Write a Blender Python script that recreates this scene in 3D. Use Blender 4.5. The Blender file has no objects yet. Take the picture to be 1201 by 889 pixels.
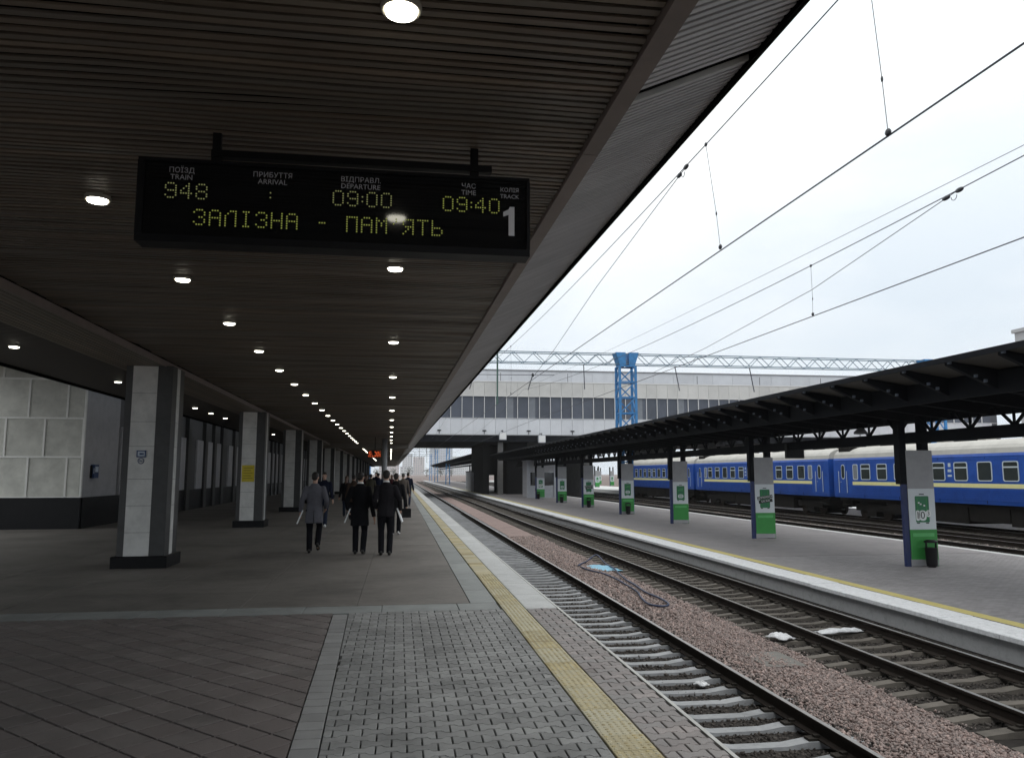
import bpy, bmesh, math, random
import numpy as np
from mathutils import Vector, Matrix, noise
random.seed(7); rng = np.random.default_rng(7)
S = bpy.context.scene
COL = S.collection
PI = math.pi

# ------------------------------------------------------------------ camera, sky, sun, exposure
cam_d = bpy.data.cameras.new("camera"); cam = bpy.data.objects.new("camera", cam_d); COL.objects.link(cam)
cam_d.sensor_width = 36.0; cam_d.lens = 920.0 / 1201.0 * 36.0
cam_d.clip_start = 0.05; cam_d.clip_end = 12000
cam.location = (0, 0, 1.75)
cam.rotation_euler = (math.radians(90 + 6.91), 0, math.radians(-8.137))
S.camera = cam
S.view_settings.view_transform = 'Standard'; S.view_settings.look = 'None'
S.view_settings.exposure = 0.0; S.view_settings.gamma = 1.0
S.cycles.max_bounces = 8; S.cycles.diffuse_bounces = 5; S.cycles.volume_bounces = 1
S.cycles.use_denoising = True
SUN_EL, SUN_AZ = math.radians(52), math.radians(115)      # azimuth clockwise from +Y
W = bpy.data.worlds.new("World"); S.world = W; W.use_nodes = True
nt = W.node_tree; nt.nodes.clear()
def N(t, ty, **kw):
    n = t.nodes.new(ty)
    for k, v in kw.items(): setattr(n, k, v)
    return n
wo = N(nt, 'ShaderNodeOutputWorld'); bg = N(nt, 'ShaderNodeBackground'); sky = N(nt, 'ShaderNodeTexSky')
sky.sky_type = 'NISHITA'; sky.sun_disc = False; sky.sun_elevation = SUN_EL; sky.sun_rotation = SUN_AZ
tc = N(nt, 'ShaderNodeTexCoord'); sep = N(nt, 'ShaderNodeSeparateXYZ'); nt.links.new(tc.outputs['Generated'], sep.inputs[0])
mp = N(nt, 'ShaderNodeMapping'); mp.inputs['Scale'].default_value = (1, 1, 2.6); nt.links.new(tc.outputs['Generated'], mp.inputs[0])
nz = N(nt, 'ShaderNodeTexNoise'); nz.inputs['Scale'].default_value = 2.3; nz.inputs['Detail'].default_value = 5; nz.inputs['Roughness'].default_value = .5
nt.links.new(mp.outputs[0], nz.inputs['Vector'])
cr = N(nt, 'ShaderNodeValToRGB')            # overcast deck, a touch bluer low down
cr.color_ramp.elements[0].position = 0.0; cr.color_ramp.elements[0].color = (7.5, 8.3, 9.1, 1)
cr.color_ramp.elements[1].position = 1.0; cr.color_ramp.elements[1].color = (21.5, 21.5, 21.0, 1)
_e = cr.color_ramp.elements.new(.22); _e.color = (9.4, 9.9, 10.4, 1); _e = cr.color_ramp.elements.new(.42); _e.color = (12.0, 12.1, 12.1, 1)
nt.links.new(sep.outputs['Z'], cr.inputs[0])
cl = N(nt, 'ShaderNodeValToRGB')            # thin and thick places in the cloud
cl.color_ramp.elements[0].position = .35; cl.color_ramp.elements[0].color = (.84, .885, .92, 1)
cl.color_ramp.elements[1].position = .60; cl.color_ramp.elements[1].color = (1.03, 1.03, 1.02, 1)
nt.links.new(nz.outputs['Fac'], cl.inputs[0])
mu = N(nt, 'ShaderNodeMix', data_type='RGBA', blend_type='MULTIPLY'); mu.inputs['Factor'].default_value = 1
nt.links.new(cr.outputs[0], mu.inputs['A']); nt.links.new(cl.outputs[0], mu.inputs['B'])
mx = N(nt, 'ShaderNodeMix', data_type='RGBA'); mx.inputs['Factor'].default_value = .95
nt.links.new(sky.outputs[0], mx.inputs['A']); nt.links.new(mu.outputs['Result'], mx.inputs['B'])
nt.links.new(mx.outputs['Result'], bg.inputs['Color']); bg.inputs['Strength'].default_value = 0.105
nt.links.new(bg.outputs[0], wo.inputs['Surface'])
sd = bpy.data.lights.new("sun", 'SUN'); sun = bpy.data.objects.new("sun", sd); COL.objects.link(sun)
sd.energy = 0.5; sd.angle = math.radians(25); sd.color = (1, .97, .93)
sdir = Vector((math.sin(SUN_AZ) * math.cos(SUN_EL), math.cos(SUN_AZ) * math.cos(SUN_EL), math.sin(SUN_EL)))
sun.rotation_euler = sdir.to_track_quat('Z', 'Y').to_euler()

# ------------------------------------------------------------------ materials
MATS = {}
def mat(name, color, rough=.7, metal=0., var=.12, scale=3., bump=0., bscale=40., rnd=0., emit=None, estr=1., tint=None, spec=.5, coat=0., stain=0., sscale=1.2):
    """Principled with noise-driven colour variation, optional per-piece variation and fine bump."""
    if name in MATS: return MATS[name]
    m = bpy.data.materials.new(name); m.use_nodes = True; t = m.node_tree
    b = t.nodes['Principled BSDF']
    b.inputs['Roughness'].default_value = rough; b.inputs['Metallic'].default_value = metal
    b.inputs['Specular IOR Level'].default_value = spec
    geo = N(t, 'ShaderNodeNewGeometry'); tcn = N(t, 'ShaderNodeTexCoord')
    base = N(t, 'ShaderNodeRGB'); base.outputs[0].default_value = (*color, 1); cur = base.outputs[0]
    if var > 0:
        n1 = N(t, 'ShaderNodeTexNoise'); n1.inputs['Scale'].default_value = scale; n1.inputs['Detail'].default_value = 6; n1.inputs['Roughness'].default_value = .65
        t.links.new(geo.outputs['Position'], n1.inputs['Vector'])
        mr = N(t, 'ShaderNodeMapRange'); mr.inputs[1].default_value = .25; mr.inputs[2].default_value = .75
        mr.inputs[3].default_value = 1 - var; mr.inputs[4].default_value = 1 + var
        t.links.new(n1.outputs['Fac'], mr.inputs[0])
        hs = N(t, 'ShaderNodeHueSaturation'); t.links.new(mr.outputs[0], hs.inputs['Value']); t.links.new(cur, hs.inputs['Color']); cur = hs.outputs[0]
        rr = N(t, 'ShaderNodeMapRange'); rr.inputs[3].default_value = max(0, rough - .08); rr.inputs[4].default_value = min(1, rough + .08)
        t.links.new(n1.outputs['Fac'], rr.inputs[0]); t.links.new(rr.outputs[0], b.inputs['Roughness'])
    if stain > 0:
        n2 = N(t, 'ShaderNodeTexNoise'); n2.inputs['Scale'].default_value = sscale; n2.inputs['Detail'].default_value = 8; n2.inputs['Roughness'].default_value = .7; n2.inputs['Distortion'].default_value = .15
        t.links.new(geo.outputs['Position'], n2.inputs['Vector'])
        ms = N(t, 'ShaderNodeMapRange'); ms.inputs[1].default_value = .46; ms.inputs[2].default_value = .72; ms.inputs[3].default_value = 1; ms.inputs[4].default_value = 1 - stain
        t.links.new(n2.outputs['Fac'], ms.inputs[0])
        h2 = N(t, 'ShaderNodeHueSaturation'); t.links.new(ms.outputs[0], h2.inputs['Value']); t.links.new(cur, h2.inputs['Color']); cur = h2.outputs[0]
    if rnd > 0:
        oi = N(t, 'ShaderNodeObjectInfo'); ad = N(t, 'ShaderNodeMath', operation='ADD'); fr = N(t, 'ShaderNodeMath', operation='FRACT')
        t.links.new(oi.outputs['Random'], ad.inputs[0]); t.links.new(geo.outputs['Random Per Island'], ad.inputs[1]); t.links.new(ad.outputs[0], fr.inputs[0])
        m3 = N(t, 'ShaderNodeMapRange'); m3.inputs[3].default_value = 1 - rnd; m3.inputs[4].default_value = 1 + rnd
        t.links.new(fr.outputs[0], m3.inputs[0])
        h3 = N(t, 'ShaderNodeHueSaturation'); t.links.new(m3.outputs[0], h3.inputs['Value']); t.links.new(cur, h3.inputs['Color']); cur = h3.outputs[0]
        if tint is not None:
            mt = N(t, 'ShaderNodeMix', data_type='RGBA'); wn = N(t, 'ShaderNodeTexWhiteNoise', noise_dimensions='1D')
            t.links.new(fr.outputs[0], wn.inputs['W']); t.links.new(wn.outputs['Value'], mt.inputs['Factor'])
            t.links.new(cur, mt.inputs['A']); mt.inputs['B'].default_value = (*tint, 1); cur = mt.outputs['Result']
    t.links.new(cur, b.inputs['Base Color'])
    if bump > 0:
        n4 = N(t, 'ShaderNodeTexNoise'); n4.inputs['Scale'].default_value = bscale; n4.inputs['Detail'].default_value = 4
        t.links.new(geo.outputs['Position'], n4.inputs['Vector'])
        bp = N(t, 'ShaderNodeBump'); bp.inputs['Strength'].default_value = bump; bp.inputs['Distance'].default_value = .01
        t.links.new(n4.outputs['Fac'], bp.inputs['Height']); t.links.new(bp.outputs[0], b.inputs['Normal'])
    if emit:
        b.inputs['Emission Color'].default_value = (*emit, 1); b.inputs['Emission Strength'].default_value = estr
    MATS[name] = m; return m

M_ASPH = mat('asphalt_paving', (.178, .164, .15), .66, var=.25, scale=2.2, bump=.35, bscale=90, rnd=.06, stain=.5, sscale=.55)
M_PAVER = mat('grey_paver', (.25, .252, .248), .74, var=.2, scale=1.3, bump=.6, bscale=120, rnd=.18, stain=.38, sscale=1.7)
M_PAVER2 = mat('square_paver', (.18, .160, .152), .7, var=.28, scale=1.6, bump=.5, bscale=90, rnd=.12, tint=(.15, .128, .122), stain=.55, sscale=.9)
M_PAVER3 = mat('reddish_paver', (.27, .24, .232), .75, var=.2, scale=2, bump=.5, bscale=120, rnd=.2, tint=(.235, .225, .22), stain=.3)
M_JOINT = mat('joint_dirt', (.035, .033, .03), .95, var=.3, scale=6)
M_BORDER = mat('border_brick', (.25, .25, .248), .7, var=.15, bump=.4, bscale=90, rnd=.12)
M_BAND = mat('pale_concrete', (.27, .285, .28), .7, var=.15, scale=2, bump=.3, bscale=60, rnd=.08, stain=.3)
M_COPE = mat('coping_concrete', (.50, .51, .51), .75, var=.15, scale=2, bump=.3, bscale=60, rnd=.08, stain=.35, sscale=2)
M_TACT = mat('tactile_yellow', (.40, .33, .17), .75, var=.2, scale=4, rnd=.2, tint=(.45, .42, .31), bump=.4, bscale=100, stain=.35, sscale=3)
M_EDGE = mat('edge_steel', (.42, .42, .40), .5, var=.2)
M_CONC = mat('raw_concrete', (.12, .118, .115), .85, var=.2, scale=1.5, bump=.4, bscale=30, stain=.4)
M_SLEEP = mat('sleeper_concrete', (.27, .278, .29), .8, var=.2, scale=4, bump=.4, bscale=60, rnd=.15, stain=.35, sscale=3)
M_SLEEP2 = mat('weathered_sleeper', (.105, .093, .08), .9, var=.25, scale=4, bump=.5, bscale=60, rnd=.2, stain=.3, sscale=3)
M_RAIL = mat('rusty_rail', (.022, .017, .014), .85, var=.3, scale=8, bump=.2, bscale=60, spec=.15)
M_RAILTOP = mat('polished_rail_head', (.36, .35, .34), .38, metal=.85, var=.15, scale=12)
M_CLIP = mat('rail_clip', (.03, .026, .022), .85, var=.2, spec=.15)
M_GRAV = mat('pink_granite', (.28, .21, .19), .9, var=.15, scale=6, rnd=.5, tint=(.22, .185, .175))
M_GRAVD = mat('oily_granite', (.045, .040, .037), .95, var=.35, scale=3, rnd=.5, tint=(.085, .075, .068), spec=.2)
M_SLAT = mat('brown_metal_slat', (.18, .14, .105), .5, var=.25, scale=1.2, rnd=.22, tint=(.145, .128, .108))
M_SLAT2 = mat('grey_metal_slat', (.44, .43, .435), .42, var=.18, scale=1.5, rnd=.1)
M_TRIM = mat('brown_trim', (.22, .18, .165), .5, var=.2, rnd=.1)
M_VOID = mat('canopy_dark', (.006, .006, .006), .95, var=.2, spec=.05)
M_ROOFT = mat('roof_felt', (.08, .08, .08), .9, var=.2)
M_BLACK = mat('black_metal', (.008, .008, .009), .5, var=.2, spec=.2)
M_DISP = mat('display_glass', (.006, .007, .008), .06, var=0., spec=.6)
M_LED = mat('led_lit', (.1, .1, .05), .5, var=0, emit=(.54, .60, .12), estr=.27)
M_LEDG = mat('led_pale', (.1, .1, .05), .5, var=0, emit=(.47, .5, .2), estr=.25)
M_PRINT = mat('pale_print', (.42, .42, .44), .6, var=0)
M_PRINTB = mat('pale_numeral', (.62, .62, .63), .6, var=0)
M_LAMP = mat('lamp_lens', (.9, .9, .85), .4, var=0, emit=(1, .96, .80), estr=11.)
M_RIM = mat('lamp_rim', (.35, .33, .28), .4, var=.1)
M_STONEL = mat('pale_marble', (.68, .68, .66), .5, var=.12, scale=3, stain=.25, sscale=2.2)
M_STONED = mat('dark_granite', (.055, .055, .055), .45, var=.25, scale=5)
M_PLINTH = mat('black_plinth', (.008, .008, .009), .4, var=.2, spec=.2)
M_PANEL = mat('stone_panel', (.60, .60, .55), .7, var=.16, scale=2.5, rnd=.06, stain=.22, sscale=1.6, bump=.3, bscale=25)
M_BATT = mat('pale_batten', (.80, .80, .77), .6, var=.1)
M_WALLD = mat('dim_wall', (.11, .11, .115), .6, var=.2)
M_WALLL = mat('grey_wall_slab', (.42, .42, .44), .55, var=.15, rnd=.12)
M_CLAD = mat('white_cladding', (.60, .615, .65), .5, var=.06, scale=.6, rnd=.05, stain=.12, sscale=.5)
M_CLADC = mat('cream_cladding', (.53, .525, .51), .5, var=.06, scale=.6, rnd=.05, stain=.12, sscale=.5)
M_MULL = mat('white_mullion', (.72, .72, .72), .5, var=.05)
M_GLASS = mat('window_glass', (.075, .085, .11), .2, var=.25, scale=.4, rnd=.18, spec=.35)
M_CURT = mat('pale_blind', (.17, .185, .21), .8, var=.15)
M_BLUE = mat('blue_paint', (.035, .20, .46), .5, var=.2, scale=4, stain=.35, sscale=3)
M_NAVY = mat('navy_paint', (.012, .024, .10), .5, var=.2)
M_STEELD = mat('dark_steel', (.008, .009, .012), .75, var=.25, spec=.12)
M_SHEET = mat('brown_roof_sheet', (.06, .055, .048), .7, var=.2, scale=3)
M_GREYP = mat('grey_sheet', (.33, .335, .35), .5, var=.08, stain=.15)
M_WHITEP = mat('poster_white', (.62, .67, .70), .5, var=.05)
M_GREENP = mat('poster_green', (.035, .27, .05), .5, var=.1)
M_GREENL = mat('poster_green_light', (.10, .42, .13), .5, var=.1)
M_GREEND = mat('suitcase_green', (.02, .165, .07), .5, var=.15, scale=20)
M_TXTK = mat('poster_black', (.012, .016, .014), .5, var=0)
M_TXTW = mat('poster_letter_white', (.75, .78, .78), .5, var=0)
M_YELL = mat('platform_yellow', (.48, .41, .14), .7, var=.15, stain=.3, sscale=3)
M_WHITEK = mat('whitewashed_concrete', (.62, .63, .65), .85, var=.10, scale=9, stain=.28, sscale=16, bump=.3)
M_TRBLUE = mat('train_blue', (.014, .075, .36), .38, var=.14, scale=.8, stain=.35, sscale=1.6, spec=.35)
M_TRROOF = mat('train_roof', (.42, .41, .38), .65, var=.1, scale=.8, stain=.2)
M_TRYEL = mat('train_stripe', (.72, .68, .32), .45, var=.06)
M_TRFR = mat('train_window_frame', (.50, .56, .60), .4, var=.05)
M_TRGL = mat('train_glass', (.035, .042, .04), .12, var=.3, scale=.7)
M_TRUND = mat('underframe_grime', (.014, .013, .012), .9, var=.3, scale=3, spec=.1)
M_YSIGN = mat('yellow_notice', (.62, .50, .03), .5, var=.1)
M_SIGNB = mat('blue_sign', (.03, .06, .16), .5, var=0)
M_SIGNW = mat('white_sign', (.55, .62, .70), .5, var=0)
M_SKIN = mat('skin', (.45, .28, .21), .55, var=.08)
M_WIRE = mat('wire_metal', (.045, .05, .07), .5, metal=.3, var=.1)
M_INSUL = mat('insulator', (.02, .022, .03), .4, var=.1)
M_HOSE = mat('blue_hose', (.018, .03, .075), .5, var=.2)
M_BAG = mat('light_blue_plastic', (.16, .38, .52), .5, var=.3, scale=15)
M_RAG = mat('white_plastic', (.55, .56, .58), .6, var=.25, scale=12, stain=.4, sscale=9)
M_PAPER = mat('white_folder', (.78, .80, .82), .5, var=.05)
M_FARB = mat('far_block_paint', (.27, .31, .37), .8, var=.15, scale=.05)
M_FARC = mat('far_block_pale', (.42, .43, .44), .8, var=.15, scale=.05)
M_FARW = mat('far_window', (.10, .12, .15), .3, var=.2)
M_FARP = mat('far_block_pink', (.40, .33, .31), .8, var=.15, scale=.05)
M_ORED = mat('orange_led', (.1, .03, .02), .5, var=0, emit=(1, .15, .04), estr=.8)
M_KIOSK = mat('kiosk_white', (.42, .44, .48), .5, var=.1)
M_LEAF = mat('far_leaf', (.07, .075, .055), .9, var=.3)

# ------------------------------------------------------------------ mesh helpers
class MB:
    def __init__(s): s.v = []; s.f = []; s.m = []
    def add(s, vs, fs, m=0):
        o = len(s.v); s.v += [tuple(p) for p in vs]; s.f += [tuple(i + o for i in f) for f in fs]; s.m += [m] * len(fs); return s
    def box(s, x0, x1, y0, y1, z0, z1, m=0):
        return s.add([(x0, y0, z0), (x1, y0, z0), (x1, y1, z0), (x0, y1, z0), (x0, y0, z1), (x1, y0, z1), (x1, y1, z1), (x0, y1, z1)],
                     [(0, 3, 2, 1), (4, 5, 6, 7), (0, 1, 5, 4), (1, 2, 6, 5), (2, 3, 7, 6), (3, 0, 4, 7)], m)
    def cbox(s, x0, x1, y0, y1, z0, z1, c=.004, m=0):
        """box with chamfered top edges"""
        v = [(x0, y0, z0), (x1, y0, z0), (x1, y1, z0), (x0, y1, z0), (x0, y0, z1 - c), (x1, y0, z1 - c), (x1, y1, z1 - c), (x0, y1, z1 - c),
             (x0 + c, y0 + c, z1), (x1 - c, y0 + c, z1), (x1 - c, y1 - c, z1), (x0 + c, y1 - c, z1)]
        f = [(0, 3, 2, 1), (8, 9, 10, 11)]
        for i in range(4):
            j = (i + 1) % 4; f += [(i, j, 4 + j, 4 + i), (4 + i, 4 + j, 8 + j, 8 + i)]
        return s.add(v, f, m)
    def poly(s, pts, z0, z1, c=0., m=0):
        """prism on an XY polygon (counter-clockwise), optional top chamfer towards the centroid"""
        n = len(pts); cx = sum(p[0] for p in pts) / n; cy = sum(p[1] for p in pts) / n
        v = [(x, y, z0) for x, y in pts] + [(x, y, z1 - c) for x, y in pts]; f = []
        for i in range(n):
            j = (i + 1) % n; f.append((i, j, n + j, n + i))
        if c > 0:
            for x, y in pts:
                d = math.hypot(x - cx, y - cy) or 1
                v.append((x - (x - cx) / d * c * 1.3, y - (y - cy) / d * c * 1.3, z1))
            for i in range(n):
                j = (i + 1) % n; f.append((n + i, n + j, 2 * n + j, 2 * n + i))
            f.append(tuple(range(2 * n, 3 * n)))
        else: f.append(tuple(range(n, 2 * n)))
        return s.add(v, f, m)
    def extr(s, prof, axis, a, b, m=0, cap=True):
        """closed 2-D profile extruded along axis: 'y' -> profile is (x,z); 'x' -> (y,z)"""
        n = len(prof); P = (lambda p, t: (p[0], t, p[1])) if axis == 'y' else (lambda p, t: (t, p[0], p[1]))
        v = [P(p, a) for p in prof] + [P(p, b) for p in prof]
        f = [(i, (i + 1) % n, n + (i + 1) % n, n + i) for i in range(n)]
        if cap: f += [tuple(reversed(range(n))), tuple(range(n, 2 * n))]
        return s.add(v, f, m)
    def tube(s, pts, r, n=6, m=0, cap=True):
        pts = [Vector(p) for p in pts]; k = len(pts); rs = r if isinstance(r, (list, tuple)) else [r] * k
        v = []; u0 = None
        for i, p in enumerate(pts):
            d = (pts[min(i + 1, k - 1)] - pts[max(i - 1, 0)]).normalized()
            if u0 is None: u0 = d.orthogonal().normalized()
            u0 = (u0 - d * u0.dot(d)); u0 = u0.normalized() if u0.length > 1e-6 else d.orthogonal().normalized()
            w = d.cross(u0); rr = rs[i]; ru, rw = rr if isinstance(rr, tuple) else (rr, rr)
            v += [p + u0 * math.cos(2 * PI * j / n) * ru + w * math.sin(2 * PI * j / n) * rw for j in range(n)]
        f = [(i * n + j, i * n + (j + 1) % n, (i + 1) * n + (j + 1) % n, (i + 1) * n + j) for i in range(k - 1) for j in range(n)]
        if cap: f += [tuple(reversed(range(n))), tuple(range((k - 1) * n, k * n))]
        return s.add(v, f, m)
    def ell(s, c, r, nu=10, nv=7, m=0):
        v = [(c[0], c[1], c[2] - r[2])]; f = []
        for i in range(1, nv):
            t = -PI / 2 + PI * i / nv
            v += [(c[0] + r[0] * math.cos(t) * math.cos(2 * PI * j / nu), c[1] + r[1] * math.cos(t) * math.sin(2 * PI * j / nu), c[2] + r[2] * math.sin(t)) for j in range(nu)]
        v.append((c[0], c[1], c[2] + r[2])); L = len(v) - 1
        f += [(0, 1 + (j + 1) % nu, 1 + j) for j in range(nu)]
        for i in range(nv - 2):
            a = 1 + i * nu; f += [(a + j, a + (j + 1) % nu, a + nu + (j + 1) % nu, a + nu + j) for j in range(nu)]
        a = 1 + (nv - 2) * nu; f += [(a + j, a + (j + 1) % nu, L) for j in range(nu)]
        return s.add(v, f, m)
    def rings(s, secs, n=14, m=0):
        """stack of ellipse sections (cx,cy,cz,rx,ry), capped"""
        v = []
        for cx, cy, cz, rx, ry in secs: v += [(cx + rx * math.cos(2 * PI * j / n), cy + ry * math.sin(2 * PI * j / n), cz) for j in range(n)]
        k = len(secs); f = [(i * n + j, i * n + (j + 1) % n, (i + 1) * n + (j + 1) % n, (i + 1) * n + j) for i in range(k - 1) for j in range(n)]
        f += [tuple(reversed(range(n))), tuple(range((k - 1) * n, k * n))]
        return s.add(v, f, m)
    def mesh(s, name, mats, smooth=False):
        me = bpy.data.meshes.new(name); me.from_pydata(s.v, [], s.f)
        for x in (mats if isinstance(mats, (list, tuple)) else [mats]): me.materials.append(x)
        if any(s.m): me.polygons.foreach_set('material_index', s.m)
        if smooth: me.polygons.foreach_set('use_smooth', [True] * len(s.f))
        me.update(); return me
    def build(s, name, mats, parent=None, smooth=False, **props): return put(name, s.mesh(name, mats, smooth), parent, **props)

def put(name, me, parent=None, loc=None, rot=None, mtx=None, **props):
    o = bpy.data.objects.new(name, me); COL.objects.link(o)
    if parent is not None: o.parent = parent
    if loc is not None: o.location = loc
    if rot is not None: o.rotation_euler = rot
    if mtx is not None: o.matrix_basis = mtx
    for k, v in props.items(): o[k] = v
    return o
def thing(name, label, cat, loc=(0, 0, 0), rz=0., group=None):
    o = bpy.data.objects.new(name, None); COL.objects.link(o); o.location = loc; o.rotation_euler = (0, 0, rz); o.empty_display_size = .1
    o['label'] = label; o['category'] = cat
    if group: o['group'] = group
    return o
def tag(o, label, cat, group=None):
    o['label'] = label; o['category'] = cat
    if group: o['group'] = group
    return o
def copy_tree(o, parent=None):
    c = o.copy(); COL.objects.link(c); c.parent = parent
    for ch in list(o.children): copy_tree(ch, c)
    return c
_bars = {}
def bar(name, p0, p1, w, m, parent, **props):
    """one straight steel member as its own object, sharing a unit bar mesh"""
    if m.name not in _bars: _bars[m.name] = MB().box(-.5, .5, -.5, .5, 0, 1).mesh('bar', m)
    p0, p1 = Vector(p0), Vector(p1); d = p1 - p0
    w = w if isinstance(w, tuple) else (w, w)
    mtx = Matrix.Translation(p0) @ d.to_track_quat('Z', 'Y').to_matrix().to_4x4() @ Matrix.Diagonal((w[0], w[1], d.length, 1))
    return put(name, _bars[m.name], parent, mtx=mtx, **props)
def np_mesh(name, V, F, mats, parent=None, **props):
    me = bpy.data.meshes.new(name); n = len(V); k = F.shape[1]
    me.vertices.add(n); me.vertices.foreach_set('co', V.astype(np.float32).ravel())
    me.loops.add(F.size); me.loops.foreach_set('vertex_index', F.astype(np.int32).ravel())
    me.polygons.add(len(F)); me.polygons.foreach_set('loop_start', np.arange(0, F.size, k, dtype=np.int32))
    me.materials.append(mats); me.update(calc_edges=True); me.validate()
    return put(name, me, parent, **props)
SK = .0105                                   # the station's axis runs a touch left of the track's
def RB(x, y): return (x * math.cos(SK) - y * math.sin(SK), x * math.sin(SK) + y * math.cos(SK))
ORD = ['first', 'second', 'third', 'fourth', 'fifth', 'sixth', 'seventh', 'eighth', 'ninth', 'tenth', 'eleventh', 'twelfth', 'thirteenth', 'fourteenth', 'fifteenth', 'sixteenth',
       'seventeenth', 'eighteenth', 'nineteenth', 'twentieth', 'twenty-first', 'twenty-second', 'twenty-third', 'twenty-fourth', 'twenty-fifth', 'twenty-sixth', 'twenty-seventh', 'twenty-eighth', 'twenty-ninth', 'thirtieth', 'thirty-first', 'thirty-second', 'thirty-third', 'thirty-fourth', 'thirty-fifth']
for _t in ('thirty', 'forty'):
    for _u in ('', 'first', 'second', 'third', 'fourth', 'fifth', 'sixth', 'seventh', 'eighth', 'ninth'):
        _w = f'{_t}-{_u}' if _u else _t[:-1] + 'ieth'
        if _w not in ORD: ORD.append(_w)
def flat_text(s, size, m, parent, loc, rot=(PI / 2, 0, 0), name='lettering', bold=0., align='CENTER', sx=1.):
    c = bpy.data.curves.new('t', 'FONT'); c.body = s; c.size = size; c.align_x = align; c.align_y = 'CENTER'; c.offset = bold; c.extrude = .0008; c.resolution_u = 2
    o = bpy.data.objects.new('t', c); COL.objects.link(o)
    me = bpy.data.meshes.new_from_object(o.evaluated_get(bpy.context.evaluated_depsgraph_get()))
    bpy.data.objects.remove(o); bpy.data.curves.remove(c)
    me.materials.clear(); me.materials.append(m)
    p = put(name, me, parent, loc=loc, rot=rot); p.scale = (sx, 1, 1); return p
def rrect(w, h, r, n=4):
    p = []
    for cx, cz, a0 in ((w / 2 - r, h / 2 - r, 0), (-w / 2 + r, h / 2 - r, 90), (-w / 2 + r, -h / 2 + r, 180), (w / 2 - r, -h / 2 + r, 270)):
        p += [(cx + r * math.cos(math.radians(a0 + 90 * i / n)), cz + r * math.sin(math.radians(a0 + 90 * i / n))) for i in range(n + 1)]
    return p

# ------------------------------------------------------------------ ground and haze-scale terrain
ZR, ZB = -1.05, -1.285                           # rail head, ballast level
gm = mat('yard_ground', (.13, .105, .095), .95, var=.3, scale=1.5, bump=.6, bscale=30, stain=.4, sscale=.5)
# granular look for ballast too far away to show stones
t = gm.node_tree; b = t.nodes['Principled BSDF']; src = b.inputs['Base Color'].links[0].from_socket
g = N(t, 'ShaderNodeNewGeometry'); vo = N(t, 'ShaderNodeTexVoronoi'); vo.inputs['Scale'].default_value = 22
t.links.new(g.outputs['Position'], vo.inputs['Vector'])
hs = N(t, 'ShaderNodeMix', data_type='RGBA', blend_type='MULTIPLY'); hs.inputs['Factor'].default_value = .8
rp = N(t, 'ShaderNodeValToRGB'); rp.color_ramp.elements[0].color = (.55, .5, .5, 1); rp.color_ramp.elements[1].color = (1.6, 1.45, 1.4, 1)
t.links.new(vo.outputs['Color'], rp.inputs[0]); t.links.new(src, hs.inputs['A']); t.links.new(rp.outputs[0], hs.inputs['B']); t.links.new(hs.outputs['Result'], b.inputs['Base Color'])
MB().add([(-4500, -200, ZB - .12), (4500, -200, ZB - .12), (4500, 8000, ZB - .12), (-4500, 8000, ZB - .12)], [(0, 1, 2, 3)]).build('ground', gm, kind='structure')
def strip(name, x0, x1, y0, y1, z, m, nx=1, ny=1, zf=None, **pr):
    V = []; F = []
    for i in range(ny + 1):
        for j in range(nx + 1):
            x = x0 + (x1 - x0) * j / nx; y = y0 + (y1 - y0) * i / ny; V.append((x, y, z + (zf(x, y) if zf else 0)))
    for i in range(ny):
        for j in range(nx):
            a = i * (nx + 1) + j; F.append((a, a + 1, a + nx + 2, a + nx + 1))
    return MB().add(V, F).build(name, m, kind='structure', **pr)
mid = lambda x, y: .05 * max(0, 1 - abs(x - 5.9) / .8) + .015 * noise.noise((x * 2, y * 1.5, 0))
M_GB = mat('gravel_ground_pink', (.23, .17, .155), .95, var=.35, scale=18, bump=.9, bscale=45, stain=.3, sscale=.9)
M_GBD = mat('gravel_ground_oily', (.028, .025, .023), .95, spec=.15, var=.4, scale=9, bump=.9, bscale=45, stain=.3)
strip('gravel_bed', 5.35, 6.70, -6, 130, ZB + .015, M_GB, 8, 160, mid)
strip('track_bed', 2.1, 5.36, -6, 160, ZB - .022, M_GBD)
strip('track_bed', 6.69, 9.95, -6, 160, ZB - .022, M_GBD)

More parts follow.
